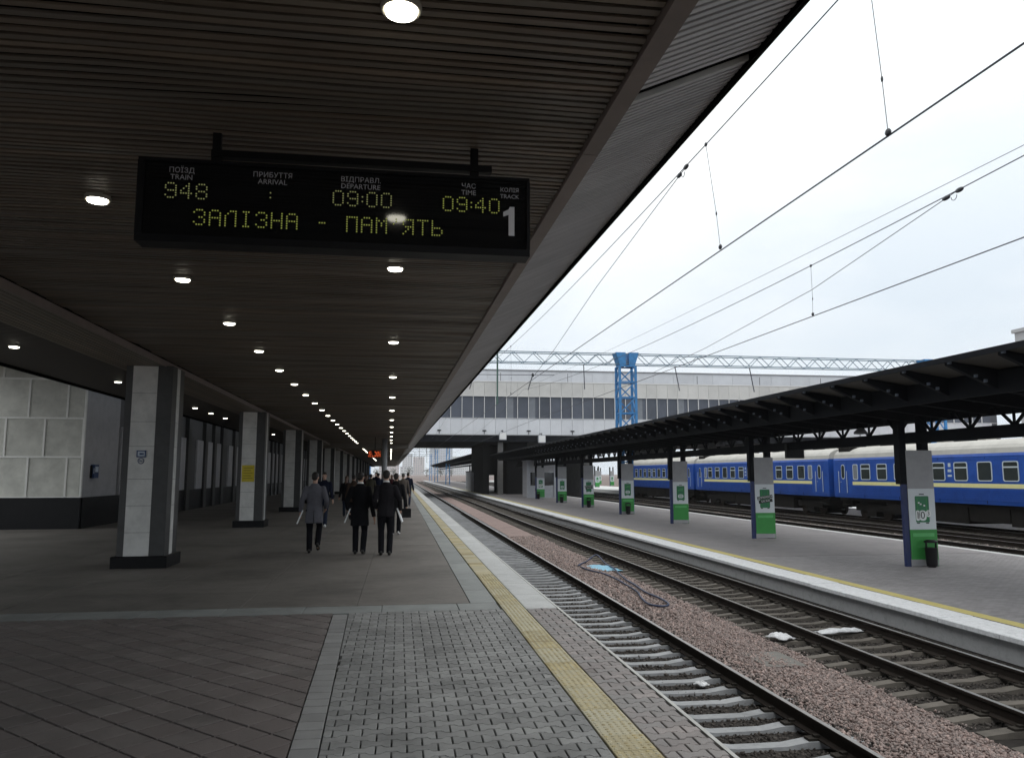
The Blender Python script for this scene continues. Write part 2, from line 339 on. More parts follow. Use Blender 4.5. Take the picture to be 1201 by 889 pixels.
def stones(name, x0, x1, y0, y1, dens, r, m, z, zf=None, excl=None, fall=None):
    n = int((x1 - x0) * (y1 - y0) * dens)
    X = rng.uniform(x0, x1, n); Y = rng.uniform(y0, y1, n)
    if excl is not None: k = excl(X, Y); X, Y = X[k], Y[k]; n = len(X)
    R = r * rng.uniform(.55, 1.35, n)
    base = np.array([(1, 0, 0), (0, 1, 0), (-1, 0, 0), (0, -1, 0), (0, 0, 1), (0, 0, -1)], float)
    V = base[None] * rng.uniform(.6, 1.2, (n, 6, 1)) + rng.normal(0, .16, (n, 6, 3))
    V *= R[:, None, None] * rng.uniform(.7, 1.2, (n, 1, 3))
    q = rng.normal(size=(n, 4)); q /= np.linalg.norm(q, axis=1, keepdims=True); w, a, b_, c = q.T
    Rm = np.stack([1 - 2 * (b_**2 + c**2), 2 * (a * b_ - c * w), 2 * (a * c + b_ * w), 2 * (a * b_ + c * w), 1 - 2 * (a**2 + c**2), 2 * (b_ * c - a * w),
                   2 * (a * c - b_ * w), 2 * (b_ * c + a * w), 1 - 2 * (a**2 + b_**2)], 1).reshape(n, 3, 3)
    V = np.einsum('nij,nkj->nki', Rm, V)
    Z = np.full(n, z) + rng.uniform(-.2, .6, n) * R
    if zf is not None: Z += np.array([zf(x, y) for x, y in zip(X, Y)])
    V += np.stack([X, Y, Z], 1)[:, None, :]
    f = np.array([(0, 1, 4), (1, 2, 4), (2, 3, 4), (3, 0, 4), (1, 0, 5), (2, 1, 5), (3, 2, 5), (0, 3, 5)])
    F = (f[None] + (np.arange(n) * 6)[:, None, None]).reshape(-1, 3)
    return np_mesh(name, V.reshape(-1, 3), F, m, kind='stuff')
stones('ballast_gravel', 5.1, 6.72, 7, 16, 1000, .026, M_GRAV, ZB + .02, mid)
stones('ballast_gravel', 5.1, 6.74, 16, 38, 380, .038, M_GRAV, ZB + .02, mid)
stones('oily_gravel', 2.3, 5.4, 4, 22, 420, .026, M_GRAVD, ZB - .024)
stones('oily_gravel', 6.8, 9.75, 9, 34, 340, .027, M_GRAVD, ZB - .022)
stones('oily_gravel', 5.2, 5.6, 7, 20, 300, .026, M_GRAVD, ZB + .03)
stones('ballast_gravel', 6.6, 6.95, 9, 26, 120, .022, M_GRAV, ZB - .01)

# ------------------------------------------------------------------ tracks
def sleeper_mesh(m, L=2.7):
    xs = [(-L / 2, -.035), (-1.02, -.005), (-.98, 0), (-.55, 0), (-.30, -.034), (.30, -.034), (.55, 0), (.98, 0), (1.02, -.005), (L / 2, -.035)]
    mb = MB(); v = []
    for x, dz in xs: v += [(x, -.125, -.22), (x, .125, -.22), (x, .085, dz), (x, -.085, dz)]
    f = [(i * 4 + j, (i + 1) * 4 + j, (i + 1) * 4 + (j + 1) % 4, i * 4 + (j + 1) % 4) for i in range(len(xs) - 1) for j in range(4)]
    k = len(xs) * 4; f += [(0, 1, 2, 3), (k - 1, k - 2, k - 3, k - 4)]
    return mb.add(v, f).mesh('sleeper', m)
def track(xc, y0, y1, m, label, gap=.56, n_ind=300, near=4.5):
    root = thing('railway_track', label, 'railway track', (xc, 0, ZR))
    prof = [(-.075, -.18), (.075, -.18), (.075, -.165), (.012, -.145), (.010, -.05), (.036, -.035), (.036, -.006), (.030, 0), (-.030, 0), (-.036, -.006), (-.036, -.035), (-.010, -.05), (-.012, -.145), (-.075, -.165)]
    for sx in (-.76, .76):
        r = MB(); r.extr([(sx + a, b) for a, b in prof], 'y', y0, y1, 0)
        r.m[7] = 1
        r.build('rail', [M_RAIL, M_RAILTOP], root)
    me = sleeper_mesh(m); k = 0; y = y0 + .3; rest = MB(); cm = MB()
    for sx in (-.76, .76):
        for e in (-1, 1):
            cm.box(sx + e * .13 - .06, sx + e * .13 + .06, -.06, .06, -.003, .028); cm.box(sx + e * .07 - .035, sx + e * .07 + .035, -.03, .03, .0, .055)
    cme = cm.mesh('rail_clip', M_CLIP); crest = MB()
    vs = [tuple(v.co) for v in me.vertices]; fs = [tuple(p.vertices) for p in me.polygons]
    cvs = [tuple(v.co) for v in cme.vertices]; cfs = [tuple(p.vertices) for p in cme.polygons]
    while y < y1:
        j = random.uniform(-.02, .02); yy = y + j; a = random.uniform(-.012, .012)
        if y > near and k < n_ind:
            put('sleeper', me, root, loc=(random.uniform(-.015, .015), yy, -.185), rot=(random.uniform(-.01, .01), 0, a)); k += 1
        else: rest.add([(p[0], p[1] + yy, p[2] - .185) for p in vs], fs)
        if y < 60: crest.add([(p[0], p[1] + yy, p[2] - .185) for p in cvs], cfs)
        y += gap
    if rest.v: rest.build('sleeper', m, root, kind='stuff')
    if crest.v: crest.build('rail_fastening', M_CLIP, root, kind='stuff')
    return root
track(4.05, -5, 320, M_SLEEP, 'railway track with pale concrete sleepers beside the near platform edge')
track(8.13, -5, 320, M_SLEEP2, 'railway track with brown weathered sleepers beside the white edge of the opposite platform')
track(22.2, 5, 320, M_SLEEP, 'railway track running along the far edge of the opposite platform', near=12, n_ind=120)
track(26.0, 5, 320, M_SLEEP2, 'empty railway track just in front of the blue train', near=18, n_ind=90)
track(30.3, 5, 320, M_SLEEP2, 'railway track that carries the blue passenger train', near=25, n_ind=30)
strip('track_bed', 19.9, 33, 5, 160, ZB - .03, mat('gravel_ground_brown', (.09, .075, .066), .95, var=.4, scale=9, bump=.8, bscale=30, stain=.3), 1, 1)
stones('ballast_gravel', 23.2, 25.0, 15, 60, 60, .05, M_GRAV, ZB - .02)

# ------------------------------------------------------------------ near platform and its paving
XE = 2.13
plat = MB().box(-28, XE - .03, -30, 320, -1.5, -.034).build('platform', M_JOINT, kind='structure')
MB().box(-28, -6.6, 11.0, 320, -.034, 0).build('asphalt_surface', M_ASPH, plat, kind='structure'); MB().box(-6.59, .99, 32.05, 320, -.034, 0).build('asphalt_surface', M_ASPH, plat, kind='structure'); MB().box(1.0, 1.36, 71.1, 320, -.034, 0).build('pale_strip', M_BAND, plat, kind='structure')
for _j in range(14):
    for _i in range(5): put('floor_slab', MB().cbox(.003, 1.513, .003, 1.497, -.034, 0, .003).mesh('floor_slab', M_ASPH), plat, loc=(-6.59 + 1.516 * _i, 11.01 + 1.5 * _j, random.gauss(0, .0008)), rot=(random.gauss(0, .0008), random.gauss(0, .0008), 0))
for _j in range(50): put('pale_slab', MB().cbox(.004, .362, .004, 1.196, -.034, 0, .004).mesh('pale_slab', M_BAND), plat, loc=(.995, 11.01 + 1.2 * _j, random.gauss(0, .001)))
MB().box(-28, -6.2, -30, 10.99, -.034, -.002).build('asphalt_surface', M_ASPH, plat, kind='structure')
MB().box(-6.2, XE - .03, -30, 3.0, -.034, -.004).build('asphalt_surface', M_ASPH, plat, kind='structure')
MB().box(XE - .03, XE, -30, 320, -.34, -.001).build('edge_angle', M_EDGE, plat)
JW = .0052
def ipaver(wd=.2, ph=.12, d=.016):
    h = ph / 2 - JW; e = wd / 2 - JW; q = wd / 4; s = .012
    top = [(e, h + d), (q + s, h + d), (q - s, h - d), (-q + s, h - d), (-q - s, h + d), (-e, h + d)]
    bot = [(-e, -h - d), (-q - s, -h - d), (-q + s, -h + d), (q - s, -h + d), (q + s, -h - d), (e, -h - d)]
    return top + bot
IP = ipaver()
def clip(poly, a, b, c):
    """keep a*x+b*y<=c"""
    out = []
    for i in range(len(poly)):
        p, q = poly[i], poly[(i + 1) % len(poly)]; dp = a * p[0] + b * p[1] - c; dq = a * q[0] + b * q[1] - c
        if dp <= 0: out.append(p)
        if dp * dq < 0: t = dp / (dp - dq); out.append((p[0] + (q[0] - p[0]) * t, p[1] + (q[1] - p[1]) * t))
    return out
def area(p): return abs(sum(p[i][0] * p[(i + 1) % len(p)][1] - p[(i + 1) % len(p)][0] * p[i][1] for i in range(len(p)))) / 2
PIECES = {}
def lay(name, polys, m, parent, limit=300, ynear=4.75, th=.03, ch=.004):
    """polys: list of (cx, cy, local polygon, shared-key or None); nearest in view become parts, the rest one stuff part"""
    vis = sorted([p for p in polys if p[1] > ynear], key=lambda p: p[1]); ind = vis[:limit]; rest = vis[limit:] + [p for p in polys if p[1] <= ynear]
    for cx, cy, pl, key in ind:
        me = PIECES.get((name, key)) if key else None
        if me is None:
            me = MB().poly(pl, -th, 0, ch).mesh(name, m)
            if key: PIECES[(name, key)] = me
        put(name, me, parent, loc=(cx, cy, random.gauss(0, .0011)), rot=(random.gauss(0, .003), random.gauss(0, .003), random.gauss(0, .005)))
    mb = MB()
    for cx, cy, pl, key in rest: mb.poly([(cx + x, cy + y) for x, y in pl], -th, random.gauss(0, .0011), ch)
    if rest: mb.build(name, m, parent, kind='stuff')
YB0, YB1, XB0, XB1, XT0, XT1 = 10.46, 11.0, -.735, -.545, 1.375, 1.675
BS = .026                                     # the border course runs slightly askew
xb0 = lambda y: -.655 - BS * (y - 4.9)
def ifield(x0, x1, y0, y1, slant=False):
    out = []; r = 0; y = y0 + .06
    while y < y1 + .06:
        x = x0 + (0 if r % 2 else -.1)
        while x < x1 + .1:
            cx = x + .1; pl = IP; key = 'i'
            if (cx - .1 < xb0(y) + .20 if slant else cx - .1 < x0) or cx + .1 > x1 or y + .09 > y1 or y - .09 < y0:
                pl = clip(clip(clip(clip([(a + cx, b + y) for a, b in IP], 1, 0, x1 - JW), -1, *((-BS, -(-.655 + .192 + BS * 4.9) - JW) if slant else (0, -x0 - JW))), 0, 1, y1 - JW), 0, -1, -y0 - JW)
                pl = [(a - cx, b - y) for a, b in pl]; key = None
                if len(pl) < 3 or area(pl) < .002: x += .2; continue
            out.append((cx, y, pl, key)); x += .2
        y += .12; r += 1
    return out
lay('paver', ifield(-.72, XT0 - .004, 3.0, YB0, True), M_PAVER, plat)
lay('edge_paver', ifield(XT1 + .004, XE - .034, 3.0, YB0), M_PAVER3, plat)
sq = lambda w, h: [(w, -h), (w, h), (-w, h), (-w, -h)]
lay('border_brick', [(xb0(3.05 + .19 * i) + .096, 3.05 + .19 * i, [(a - BS * b, b) for a, b in sq(.09, .088)], 'b') for i in range(39)], M_BORDER, plat)
PT = .262; sqs = []
for i in range(-60, 60):
    for j in range(-60, 60):
        u, v = i * PT, j * PT
        cx, cy = (u - v) / math.sqrt(2) - 2.5, (u + v) / math.sqrt(2) + 6.5
        if cx < -6.37 or cx > xb0(cy) + .17 or cy < 2.9 or cy > YB0 + .15: continue
        h = PT / 2 - .0095; r = math.sqrt(2) * h
        pl = [(r, 0), (0, r), (-r, 0), (0, -r)]; key = 'q'
        if cx + r + .03 > xb0(cy) or cy + r > YB0 or cx - r < -6.2 or cy - r < 3.0:
            pl = clip(clip(clip(clip([(a + cx, b + cy) for a, b in pl], 1, BS, -.655 + BS * 4.9 - .006), 0, 1, YB0 - .006), -1, 0, 6.19), 0, -1, -3.0)
            pl = [(a - cx, b - cy) for a, b in pl]; key = None
            if len(pl) < 3 or area(pl) < .003: continue
        sqs.append((cx, cy, pl, key))
inview = lambda p: p[0] > -.32 * p[1] - .9
lay('square_paver', [p for p in sqs if inview(p)], M_PAVER2, plat, limit=300, ch=.0022)
lay('square_paver', [p for p in sqs if not inview(p)], M_PAVER2, plat, limit=0, ch=.006)
x = -6.19
while x < 1.3:
    w = min(1.0, 1.355 - x); put('band_slab', MB().cbox(0, w - .008, 0, YB1 - YB0 - .012, -.03, 0, .005).mesh('band_slab', M_BAND), plat, loc=(x, YB0 + .006, random.gauss(0, .0012))); x += 1.0
# tactile strip: tiles with raised domes
def tactile(domes):
    mb = MB().cbox(-.146, .146, -.146, .146, -.03, 0, .004)
    if domes:
        for i in range(6):
            for j in range(6):
                cx, cy = -.12 + .048 * i, -.12 + .048 * j
                v = [(cx + .016 * math.cos(2 * PI * k / 6), cy + .016 * math.sin(2 * PI * k / 6), 0.0002) for k in range(6)] + [(cx + .010 * math.cos(2 * PI * k / 6), cy + .010 * math.sin(2 * PI * k / 6), .005) for k in range(6)]
                mb.add(v, [(k, (k + 1) % 6, 6 + (k + 1) % 6, 6 + k) for k in range(6)] + [tuple(range(6, 12))])
    return mb.mesh('tactile_tile', M_TACT)
tA, tB = tactile(True), tactile(False)
rest = MB(); y = 3.15; k = 0
while y < 140:
    if y > 4.6 and k < 290: put('tactile_tile', tA if y < 14 else tB, plat, loc=((XT0 + XT1) / 2, y, random.gauss(.001, .001)), rot=(random.gauss(0, .004), random.gauss(0, .004), 0)); k += 1
    else: rest.cbox((XT0 + XT1) / 2 - .146, (XT0 + XT1) / 2 + .146, y - .146, y + .146, -.03, 0)
    y += .3
rest.build('tactile_tile', M_TACT, plat, kind='stuff')
y = YB0
while y < 130:
    put('coping_slab', MB().cbox(XT1 + .006, XE - .034, 0, 1.19, -.034, 0, .006).mesh('coping_slab', M_COPE), plat, loc=(0, y, random.gauss(0, .001))); y += 1.2
MB().box(XT1 + .006, XE - .034, 131, 320, -.034, 0).build('coping_strip', M_COPE, plat, kind='structure')

# ------------------------------------------------------------------ platform canopy (slatted soffit)
CZ = 3.95
can = thing('platform_canopy', 'long dark canopy with brown slatted ceiling over the near platform', 'canopy', (0, 0, 0), SK)
def slat_mesh(y, x0, x1, w, z0, z1, n, amp, th=.014, ch=None):
    v = []
    for i in range(n + 1):
        tt = i / n; x = x0 + (x1 - x0) * tt; z = z0 + (z1 - z0) * tt
        dz = amp * (noise.noise((x * .55, y * 2.3, 3.1)) + .5 * noise.noise((x * 1.3, y * 5.1, 9.0))); dy = amp * .6 * noise.noise((x * .4, y * 3.0, 20.))
        v += [(x, y - w / 2 + dy, z + dz), (x, y + w / 2 + dy, z + dz + amp * .3 * noise.noise((x * .6, y * 7, 1))), (x, y + w / 2 + dy, z + th + dz), (x, y - w / 2 + dy, z + th + dz)]
    f = [(a * 4 + j, (a + 1) * 4 + j, (a + 1) * 4 + (j + 1) % 4, a * 4 + (j + 1) % 4) for a in range(n) for j in range(4)]
    f += [(3, 2, 1, 0), (n * 4, n * 4 + 1, n * 4 + 2, n * 4 + 3)]
    return v, f
YC0, YC1 = -25, 95; YFAR = 230
def slat_run(name, x0, x1, z0, z1, spans, wf, m, y_ind, n_ind, n, amp):
    k = 0; rest = MB()
    for ya, yb, pit in spans:
        y = ya
        while y < yb:
            if y > y_ind and k < n_ind:
                v, f = slat_mesh(y, x0, x1, pit * wf, z0, z1, n, amp); MB().add(v, f).build(name, m, can); k += 1
            else:
                v, f = slat_mesh(y, x0, x1, pit * wf, z0, z1, 2, amp); rest.add(v, f)
            y += pit
    rest.build(name, m, can, kind='stuff')
slat_run('slat', -4.34, 1.25, CZ, CZ, [(YC0, YC1, .074)], .60, M_SLAT, 3.2, 300, 8, .021)
slat_run('soffit_slat', 1.37, 2.16, CZ + .02, CZ + .37, [(YC0, 4.21, .070), (4.39, YC1, .056)], .58, M_SLAT2, 2.7, 300, 2, .002)
y = YC0
while y < YC1:
    MB().cbox(1.255, 1.365, y + .004, y + 2.996, CZ - .035, CZ + .06, .004).build('trim_board', M_TRIM, can); y += 3.0
def flip(mb): return mb
# long slats under the column beam and the darker bay on its left
bl = MB()
for i in range(11):
    xx = -5.34 + i * .092
    y = YC0
    while y < YC1:
        MB().box(xx, xx + .07, y, min(y + 11.19, YC1), 3.83, 3.845).build('beam_slat', M_SLAT, can); y += 11.2
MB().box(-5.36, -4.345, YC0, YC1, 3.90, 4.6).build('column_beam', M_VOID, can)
MB().box(-4.349, -4.335, YC0, YC1, 3.815, 3.93).build('beam_fascia', M_TRIM, can)
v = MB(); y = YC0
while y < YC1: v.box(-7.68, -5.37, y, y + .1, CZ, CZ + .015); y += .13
v.build('bay_slat', mat('shaded_bay_slat', (.06, .05, .042), .6), can, kind='stuff')  # the bay's shade is put into a darker copy of the slat colour
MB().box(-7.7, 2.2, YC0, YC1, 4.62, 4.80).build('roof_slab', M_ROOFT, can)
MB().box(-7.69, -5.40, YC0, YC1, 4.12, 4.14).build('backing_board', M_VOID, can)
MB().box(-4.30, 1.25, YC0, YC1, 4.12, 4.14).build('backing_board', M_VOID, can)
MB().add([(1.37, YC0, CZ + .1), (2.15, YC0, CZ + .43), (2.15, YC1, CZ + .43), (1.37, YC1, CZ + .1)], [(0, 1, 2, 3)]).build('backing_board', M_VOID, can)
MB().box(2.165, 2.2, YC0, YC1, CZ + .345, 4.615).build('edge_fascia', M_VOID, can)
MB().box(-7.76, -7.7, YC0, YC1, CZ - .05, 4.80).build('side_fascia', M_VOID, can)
MB().box(-5.36, 1.25, 57.8, 58.3, 3.60, 3.93).build('cross_beam', mat('beam_render', (.22, .2, .18), .7), can)
ext = MB()
yy_ = YC1
while yy_ < YFAR: ext.box(-4.34, 1.25, yy_ + .05, yy_ + .42, CZ, CZ + .015); ext.add([(1.37, yy_ + .05, CZ + .02), (2.16, yy_ + .05, CZ + .37), (2.16, yy_ + .42, CZ + .37), (1.37, yy_ + .42, CZ + .02)], [(0, 3, 2, 1)]); yy_ += .45
ext.build('slat', M_SLAT, can, kind='stuff')
for a_ in ((-7.7, 2.2, 4.62, 4.80, 'roof_slab', M_ROOFT), (-7.69, 1.25, 4.12, 4.14, 'backing_board', M_VOID), (-5.36, -4.345, 3.83, 4.10, 'column_beam', M_VOID), (1.255, 1.365, CZ - .035, CZ + .06, 'trim_board', M_TRIM), (2.165, 2.2, CZ + .345, 4.615, 'edge_fascia', M_VOID)):
    MB().box(a_[0], a_[1], YC1 + .002, YFAR, a_[2], a_[3]).build(a_[4], a_[5], can)
MB().add([(1.37, YC1, CZ + .1), (2.15, YC1, CZ + .43), (2.15, YFAR, CZ + .43), (1.37, YFAR, CZ + .1)], [(0, 1, 2, 3)]).build('backing_board', M_VOID, can)
# seam board where the two slat pitches meet on the sloping soffit
MB().add([(1.37, 4.335, CZ + .012), (2.16, 4.335, CZ + .362), (2.16, 4.35, CZ + .362), (1.37, 4.35, CZ + .012), (1.37, 4.335, CZ + .05), (2.16, 4.335, CZ + .40), (2.16, 4.35, CZ + .40), (1.37, 4.35, CZ + .05)],
         [(0, 3, 2, 1), (4, 5, 6, 7), (0, 1, 5, 4), (1, 2, 6, 5), (2, 3, 7, 6), (3, 0, 4, 7)]).build('seam_strip', M_EDGE, can)

# ------------------------------------------------------------------ ceiling downlights
lm = MB(); n = 20
lm.v = [(r_ * math.cos(2 * PI * k / n), r_ * math.sin(2 * PI * k / n), z_) for r_, z_ in ((.078, -.004), (.074, -.022), (.045, -.030)) for k in range(n)]
lm.f = [(a * n + k, (a + 1) * n + k, (a + 1) * n + (k + 1) % n, a * n + (k + 1) % n) for a in range(2) for k in range(n)] + [tuple(reversed(range(2 * n, 3 * n)))]; lm.m = [0] * len(lm.f)
lens = lm.mesh('lens', M_LAMP)
rm = MB(); rr = [(.078, -.003), (.094, -.012), (.098, .0), (.098, .03)]
for a, (r, z) in enumerate(rr): rm.v += [(r * math.cos(2 * PI * k / n), r * math.sin(2 * PI * k / n), z) for k in range(n)]
for a in range(3): rm.f += [(a * n + k, a * n + (k + 1) % n, (a + 1) * n + (k + 1) % n, (a + 1) * n + k) for k in range(n)]
rm.m = [0] * len(rm.f); rim = rm.mesh('rim', M_RIM, True)
def lamp(x, y, z, label, group):
    X, Y = RB(x, y); t = thing('ceiling_light', label, 'downlight', (X, Y, z), SK, group)
    put('lens', lens, t); put('rim', rim, t); return t
for i in range(25):
    y = 3.52 + 4.76 * i
    lamp(.01, y, CZ - .016, f'round ceiling downlight of the trackside row, {ORD[i]} from the near end', 'downlights of the trackside row')
for i in range(48):
    y = 6.5 + 2.62 * i
    lamp(-2.36, y, CZ - .016, f'round ceiling downlight of the middle row, {ORD[i]} from the near end', 'downlights of the middle row')
for i, y in enumerate([14.5, 19.75, 24.8, 27.25, 29.6, 32.1, 37., 45., 55., 65.]):
    lamp(-6.45, y, CZ - .016, f'round downlight in the dark bay behind the columns, {ORD[i]} from the near end', 'downlights behind the columns')

# ------------------------------------------------------------------ departure board
X, Y = RB(-.355, 5.05)
brd = thing('departure_board', 'black hanging departure board with yellow dot-matrix text and a white 1', 'departure board', (X, Y, 0), SK)
BW, BH, BZ = 2.5, .54, 3.195
MB().box(-BW / 2, BW / 2, .012, .16, BZ, BZ + BH).build('housing', M_BLACK, brd)
fm = MB(); e = .018
fm.box(-BW / 2, BW / 2, -.012, .0115, BZ + BH - e, BZ + BH + .002); fm.box(-BW / 2, BW / 2, -.012, .0115, BZ - .002, BZ + .045)
fm.box(-BW / 2 - .002, -BW / 2 + .04, -.012, .0115, BZ + .046, BZ + BH - e - .001); fm.box(BW / 2 - e, BW / 2 + .002, -.012, .0115, BZ + .046, BZ + BH - e - .001)
fm.build('frame', M_BLACK, brd)
MB().box(-BW / 2 + .041, BW / 2 - e - .001, 0, .0115, BZ + .046, BZ + BH - e - .001).build('glass', M_DISP, brd)
G = {'0': '01110 10001 10001 10001 10001 10001 01110', '9': '01110 10001 10001 01111 00001 10001 01110', '4': '00010 00110 01010 10010 11111 00010 00010', '8': '01110 10001 10001 01110 10001 10001 01110',
     ':': '0 0 1 0 1 0 0', 'З': '01110 10001 00001 00110 00001 10001 01110', 'А': '01110 10001 10001 11111 10001 10001 10001', 'Л': '00111 01001 10001 10001 10001 10001 10001', 'І': '01110 00100 00100 00100 00100 00100 01110',
     'Н': '10001 10001 10001 11111 10001 10001 10001', '-': '00000 00000 00000 01110 00000 00000 00000', 'П': '11111 10001 10001 10001 10001 10001 10001', 'М': '10001 11011 10101 10101 10001 10001 10001', "'": '0010 0010 0100 0000 0000 0000 0000',
     'Я': '01111 10001 10001 01111 00101 01001 10001', 'Т': '11111 00100 00100 00100 00100 00100 00100', 'Ь': '10000 10000 10000 11110 10001 10001 11110', ' ': '00000 ' * 6 + '00000'}
def led(s, x0, zc, p, m, name='led_row'):
    mb = MB(); x = x0
    for ch in s:
        rows = G[ch].split(); w = len(rows[0])
        for r, row in enumerate(rows):
            for c, bit in enumerate(row):
                if bit == '1':
                    cx, cz = x + c * p, zc + (3 - r) * p; q = p * .36
                    mb.add([(cx + q * math.cos(2 * PI * k / 6), -.0012, cz + q * math.sin(2 * PI * k / 6)) for k in range(6)], [tuple(range(6))])
        x += (w + 1) * p
    return mb.build(name, m, brd)
bx = lambda px: (px - 160) / 461 * BW - BW / 2
zt = lambda v: BZ + BH - v
led('948', bx(191), zt(.205), .0155, M_LEDG); led(':', bx(309), zt(.205), .0155, M_LEDG); led('09:00', bx(382), zt(.20), .0155, M_LEDG); led('09:40', bx(514), zt(.20), .0155, M_LED)
led("ЗАЛІЗНА - ПАМ'ЯТЬ", bx(224), zt(.372), .0158, M_LED)
for px, a, b_ in ((208, 'ПОЇЗД', 'TRAIN'), (311, 'ПРИБУТТЯ', 'ARRIVAL'), (414, 'ВІДПРАВЛ.', 'DEPARTURE'), (545, 'ЧАС', 'TIME')):
    flat_text(a, .047, M_PRINT, brd, (bx(px), -.0012, zt(.072))); flat_text(b_, .047, M_PRINT, brd, (bx(px), -.0012, zt(.118)))
flat_text('КОЛІЯ', .040, M_PRINT, brd, (bx(596), -.0012, zt(.085))); flat_text('TRACK', .040, M_PRINT, brd, (bx(596), -.0012, zt(.13)))
MB().extr([(-.012, -.1), (.028, -.1), (.028, .1), (-.004, .1), (-.012, .082), (-.048, .062), (-.048, .030), (-.012, .044)][::-1], 'y', -.0016, -.0004).build('numeral', M_PRINTB, brd).location = (bx(597), 0, zt(.30))
MB().box(-BW / 2 + .42, BW / 2 - .25, .05, .11, BZ + BH + .055, BZ + BH + .10).build('hanger_rail', M_BLACK, brd)
for px in (243, 553):
    MB().box(bx(px) - .026, bx(px) + .026, .06, .10, BZ + BH + .101, CZ + .1).build('hanger', M_BLACK, brd)
    MB().box(bx(px) - .03, bx(px) + .03, .06, .10, BZ + BH + .001, BZ + BH + .054).build('hanger_foot', M_BLACK, brd)

# ------------------------------------------------------------------ stone-clad columns of the near platform
colm = thing('platform_column', 'x', 'column', (0, 0, 0), SK, 'stone-clad columns of the near platform')
MB().box(-.42, .42, -.42, .42, .22, 3.83).build('core', M_STONED, colm)
MB().cbox(-.50, .50, -.50, .50, 0, .22, .01).build('plinth', M_PLINTH, colm)
zz = [.222, .66, 1.16, 1.66, 2.28, 2.75, 3.3, 3.828]
for a, b_ in zip(zz, zz[1:]):
    MB().box(-.30, .15, -.432, -.40, a, b_ - .006).build('marble_slab', M_STONEL, colm)
    MB().box(.40, .432, -.1, .1, a, b_ - .006).build('marble_slab', M_STONEL, colm)
    for xa_, xb_ in ((-.424, -.306), (.156, .424)):
        MB().box(xa_, xb_, -.427, -.40, a, b_ - .006).build('granite_slab', M_STONED, colm)
    MB().box(.40, .427, -.424, -.11, a, b_ - .006).build('granite_slab', M_STONED, colm); MB().box(.40, .427, .11, .424, a, b_ - .006).build('granite_slab', M_STONED, colm)
COLY = [16.35, 27.85, 38.8, 50.] + [61.2 + 11.2 * k for k in range(10)]
for i, y in enumerate(COLY):
    c = colm if i == 0 else copy_tree(colm)
    X, Y = RB(-4.63, y); c.location = (X, Y, 0)
    c['label'] = ['pale marble and dark granite column with a small blue sign, nearest on the platform', 'marble and granite column carrying the yellow notice', 'marble and granite column next behind the one with the yellow notice'][i] if i < 3 else f'marble and granite column, {ORD[i]} from the near end of the platform'
X, Y = RB(-4.70, 16.35 - .44)
s = thing('wall_sign', 'small blue and white camera sign above a round no-smoking sign on the nearest column', 'sign', (X, Y, 2.0), SK)
MB().box(-.085, .085, -.012, 0, .07, .20).build('panel', M_SIGNB, s); MB().box(-.062, .062, -.0145, -.0121, .09, .18).build('pictogram_field', M_SIGNW, s)
MB().box(-.03, .03, -.017, -.0146, .115, .15).build('camera_mark', M_SIGNB, s); MB().add([(.03, -.016, .125), (.03, -.016, .14), (.048, -.016, .155), (.048, -.016, .11)], [(0, 3, 2, 1)]).build('camera_mark', M_SIGNB, s)
rg = MB()
for k in range(20):
    a, b_ = 2 * PI * k / 20, 2 * PI * (k + 1) / 20
    rg.add([(.06 * math.cos(a), -.004, .06 * math.sin(a)), (.06 * math.cos(b_), -.004, .06 * math.sin(b_)), (.045 * math.cos(b_), -.004, .045 * math.sin(b_)), (.045 * math.cos(a), -.004, .045 * math.sin(a))], [(0, 1, 2, 3)])
rg.build('prohibition_ring', M_SIGNB, s); MB().box(-.03, .03, -.006, -.0045, -.006, .008).build('cigarette_mark', M_SIGNB, s)
bar('prohibition_slash', (-.035, -.0075, .035), (.035, -.0075, -.035), (.008, .002), M_SIGNB, s)
X, Y = RB(-4.70, 27.85 - .44)
MBs = MB().box(-.20, .20, -.02, 0, 1.5, 2.05).build('notice_board', M_YSIGN); MBs.location = (X, Y, 0); tag(MBs, 'yellow paper notice fixed to the second marble column', 'notice')
dk = mat('notice_ink', (.35, .27, .02), .6, var=0)
for k in range(5): MB().box(-.15, .15 - .05 * (k % 2), -.022, -.0205, 1.60 + k * .085, 1.63 + k * .085).build('text_line', dk, MBs)

# ------------------------------------------------------------------ station building on the left
st = thing('station_building', 'station building with grey stone panels, pale battens and a black base', 'building', (0, 0, 0), SK)
YW = 27.5
XC = -9.9                                      # its corner, in the station frame
MB().box(-30, XC - .05, YW + .06, YW + 1.2, 0, 7).build('wall_core', M_WALLD, st)
MB().box(-30, XC, YW - .04, YW + .06, 0, 1.0).build('black_base', M_PLINTH, st)
rows = [1.0, 2.30, 3.56, 4.84, 6.1]; offs = [.47, 0.03, .55, .2]
for r in range(4):
    x = XC - offs[r] - .02; first = True; x1 = XC - .05
    while x > -29:
        MB().box(x + .03, x1 - .03, YW + .0, YW + .059, rows[r] + .03, rows[r + 1] - .03).build('stone_panel', M_PANEL, st)
        MB().box(x - .028, x + .028, YW - .035, YW + .05, rows[r] + .031, rows[r + 1] - .031).build('batten', M_BATT, st)
        x1 = x; x -= 1.17
    MB().box(-30, XC - .03, YW - .03, YW + .05, rows[r + 1] - .029, rows[r + 1] + .029).build('batten', M_BATT, st)
MB().box(-30, XC - .03, YW - .03, YW + .05, 1.001, 1.03).build('batten', M_BATT, st)
MB().box(XC - .055, XC, YW - .034, YW + .06, 1.0, 6.3).build('corner_post', M_BATT, st)
